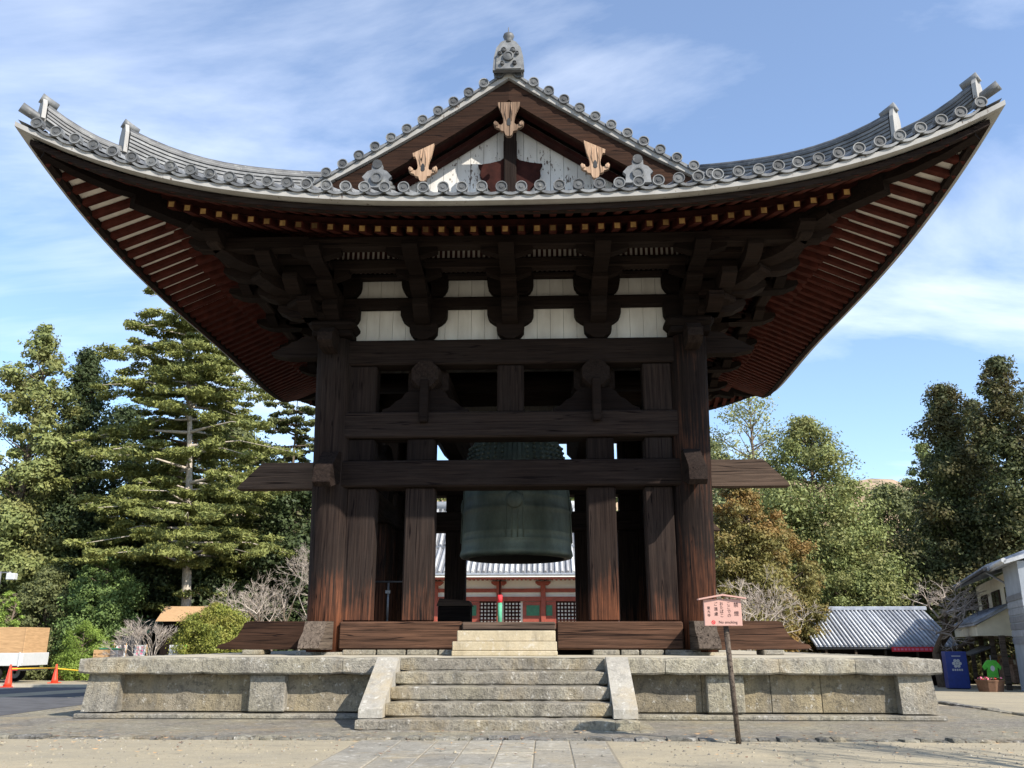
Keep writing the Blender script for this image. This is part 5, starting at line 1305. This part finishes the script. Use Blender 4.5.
fir(186, 46, 268, 128, 0.25, 'leaf_fir', 'tall layered yellow-green fir with bare pale trunk left of the tower', seed=1, layers=25, per=105, px_top=146, gappy=0.28, top_pow=0.28, trunk_r=0.24, droop=0.12)
fir(157, 50, 410, 150, 0.22, 'leaf_fir', 'spreading yellow-green fir with thick brown leaning trunk', bark='brown_bark', seed=2, layers=17, per=100, trunk_r=0.5, top_pow=0.3, px_top=178, gappy=0.2)
broadleaf(48, 48, 343, 76, 0.05, 'leaf_dark', 'dark pointed evergreen at the left, taller than the trees beside it', conic=0.85, seed=3, n=110, per=260, leaf=0.15, name='evergreen_tree')
broadleaf(-4, 46, 318, 60, 0.1, 'leaf_olive', 'olive evergreen cut by the left edge of the photo', seed=4, n=70, per=260, name='evergreen_tree')
broadleaf(98, 56, 400, 95, 0.02, 'leaf_dark', 'dark rounded evergreen in shade behind the fir trunks', seed=5, n=70, per=260, leaf=0.2, name='evergreen_tree')
fir(280, 56, 378, 80, 0.25, 'leaf_dark_olive', 'blue-green fir close beside the left eave of the tower', bark='bark', seed=6, layers=18, per=60, leaf=0.2, top_pow=0.5)
broadleaf(215, 60, 415, 90, 0.02, 'leaf_dark_olive', 'dark evergreen filling the gap between the two firs', seed=7, n=70, per=240, leaf=0.2, name='evergreen_tree')
broadleaf(20, 52, 455, 90, 0.0, 'leaf_dark', 'low dark evergreen mass at the far left behind the lamp', seed=8, n=65, per=250, leaf=0.2, name='evergreen_tree')
broadleaf(300, 50, 470, 70, 0.0, 'leaf_dark', 'dark evergreen behind the bare branches beside the left pillar', seed=9, n=60, per=240, leaf=0.18, name='evergreen_tree')
broadleaf(180, 50, 520, 95, 0.0, 'leaf_dark', 'low dark evergreen in deep shade behind the pale trunk', seed=19, n=60, per=240, leaf=0.18, name='evergreen_tree')
broadleaf(92, 43, 552, 44, 0.0, 'leaf_shrub', 'tall mixed green shrub behind the cones', cat='shrub', seed=10, n=54, per=280, leaf=0.11, name='leafy_shrub')
broadleaf(40, 43, 566, 45, 0.0, 'leaf_dark_olive', 'dark green shrub behind the truck', cat='shrub', seed=11, n=54, per=280, leaf=0.11, name='leafy_shrub')
broadleaf(84, 41, 620, 27, 0.0, 'leaf_bright', 'low bright yellow-green shrub just left of the platform corner', cat='shrub', seed=12, n=30, per=240, leaf=0.05, name='leafy_shrub')
broadleaf(2, 39, 590, 22, 0.1, 'leaf_bright', 'light green bush behind the plywood boxes', cat='shrub', seed=13, n=26, per=190, leaf=0.07, name='leafy_shrub')
broadleaf(214, 41, 602, 40, 0.0, 'leaf_round', 'round clipped yellow-green bush beside the tower sill', cat='bush', seed=14, n=60, per=420, leaf=0.07, name='round_bush')
bare(268, 44, 495, 'pale bare tree with tangled twigs left of the left pillar', seed=2, depth=7, mat='pale_twig', bark='bark', spread=0.68, trunk_r=0.14, trunk_h=0.2)
bare(236, 45, 525, 'lower bare tree with grey twigs above the round bush', seed=5, depth=6, mat='pale_twig', spread=0.75, trunk_r=0.1, multi=2, trunk_h=0.2)
bare(300, 47, 485, 'bare tree partly hidden by the left pillar', seed=8, depth=7, mat='pale_twig', spread=0.62, trunk_r=0.12)
bare(153, 38.5, 612, 'small bare shrub between the white notices', seed=11, depth=5, mat='pale_twig', spread=0.55, trunk_r=0.035, trunk_h=0.3, multi=4, name='bare_shrub', cat='shrub')
# right side
broadleaf(768, 56, 382, 66, 0.3, 'leaf_pale', 'tall airy pale green tree rising beside the right eave', seed=20, n=56, per=130, leaf=0.14, airy=0.9)
broadleaf(826, 54, 420, 78, 0.02, 'leaf_olive', 'broad olive green tree right of the tower', seed=21, n=110, per=280, leaf=0.15)
broadleaf(752, 40, 470, 48, 0.05, 'leaf_rust', 'rust tinged cedar close to the right pillar', seed=22, n=80, per=270, leaf=0.11, name='cedar_tree')
broadleaf(790, 46, 520, 42, 0.02, 'leaf_rust', 'lower rust tinged cedar in front of the broad olive tree', seed=23, n=65, per=250, leaf=0.12, name='cedar_tree')
broadleaf(852, 52, 530, 42, 0.15, 'leaf_olive', 'small olive tree over the left end of the long roof', seed=24, n=50, per=250, leaf=0.12)
broadleaf(722, 60, 440, 64, 0.05, 'leaf_olive', 'olive tree seen just past the right pillar', seed=25, n=65, per=240, leaf=0.2)
broadleaf(905, 68, 486, 70, 0.0, 'leaf_dark_olive', 'dark evergreen below the brown hill', seed=26, n=75, per=260, leaf=0.2, name='evergreen_tree')
broadleaf(948, 74, 446, 36, 0.1, 'leaf_olive', 'olive tree peeping over between the dark evergreens', seed=27, n=50, per=230, leaf=0.2)
broadleaf(978, 54, 388, 66, 0.02, 'leaf_cedar', 'tall dark brownish cedar above the shop', conic=0.7, seed=28, n=120, per=230, leaf=0.16, name='cedar_tree')
broadleaf(1042, 51, 362, 66, 0.02, 'leaf_cedar', 'tall dark cedar cut by the right edge of the photo', conic=0.7, seed=29, n=120, per=230, leaf=0.16, name='cedar_tree')
broadleaf(1008, 58, 404, 56, 0.02, 'leaf_cedar', 'shorter dark cedar between the two tall cedars', conic=0.8, seed=38, n=90, per=230, leaf=0.16, name='cedar_tree')
broadleaf(940, 64, 540, 66, 0.0, 'leaf_dark', 'low dark evergreen behind the bare cherry tree', seed=30, n=60, per=250, leaf=0.2, name='evergreen_tree')
bare(938, 40, 566, 'bare cherry tree with dark trunk behind the blue cabinet', seed=21, depth=7, mat='pale_twig', bark='bark', spread=0.95, trunk_r=0.24, trunk_h=0.29, width=1.2)
bare(742, 33, 568, 'pale twiggy bare shrub beside the right pillar', seed=24, depth=6, mat='pale_twig', spread=0.75, trunk_r=0.06, trunk_h=0.3, multi=3, name='bare_shrub', cat='shrub')
# behind the hall
for i, (px_, D, yt, w, lab) in enumerate(((440, 82, 484, 60, 'green tree behind the hall, left of the bell'), (585, 80, 482, 60, 'green tree behind the hall, right of the bell'), (512, 92, 500, 60, 'green tree hidden behind the bell'), (650, 76, 470, 60, 'green tree behind the right posts of the tower'), (372, 74, 462, 60, 'green tree behind the left posts of the tower'))):
    broadleaf(px_, D, yt, w, 0.02, 'leaf_olive', lab, seed=40 + i, n=45, per=190, leaf=0.25)
# trees outside the frame on the sunny side, whose bare branches shade the foreground
bare(0, 0, 0, 'leafless tree standing in front of the platform outside the frame', seed=31, depth=6, mat='twig', spread=0.6, trunk_r=0.2, x=9.8, y=-16.8, H=10.0, name='bare_tree')
bare(0, 0, 0, 'second leafless tree outside the frame beside the road', seed=33, depth=6, mat='twig', spread=0.6, trunk_r=0.2, x=22.0, y=-9.0, H=11, name='bare_tree')

# ---------------------------------------------------------------- far hill
h = MB(); rows = []
for Y in (330, 380, 430, 480, 530, 620, 750):
    row = []
    for X in np.linspace(-420, 520, 70):
        ridge = 112 * math.exp(-((X - 10) / 340) ** 4) + 5 * sin(X * 0.031) + 3 * sin(X * .09 + 1)
        f = sstep(320, 540, Y) if Y <= 540 else 1 - 0.4 * sstep(540, 760, Y)
        row.append((X, Y, max(-3, ridge * f - 2)))
    rows.append(row)
h.grid(rows, 'dry_hill'); tag(h.build('hill'), kind='structure')
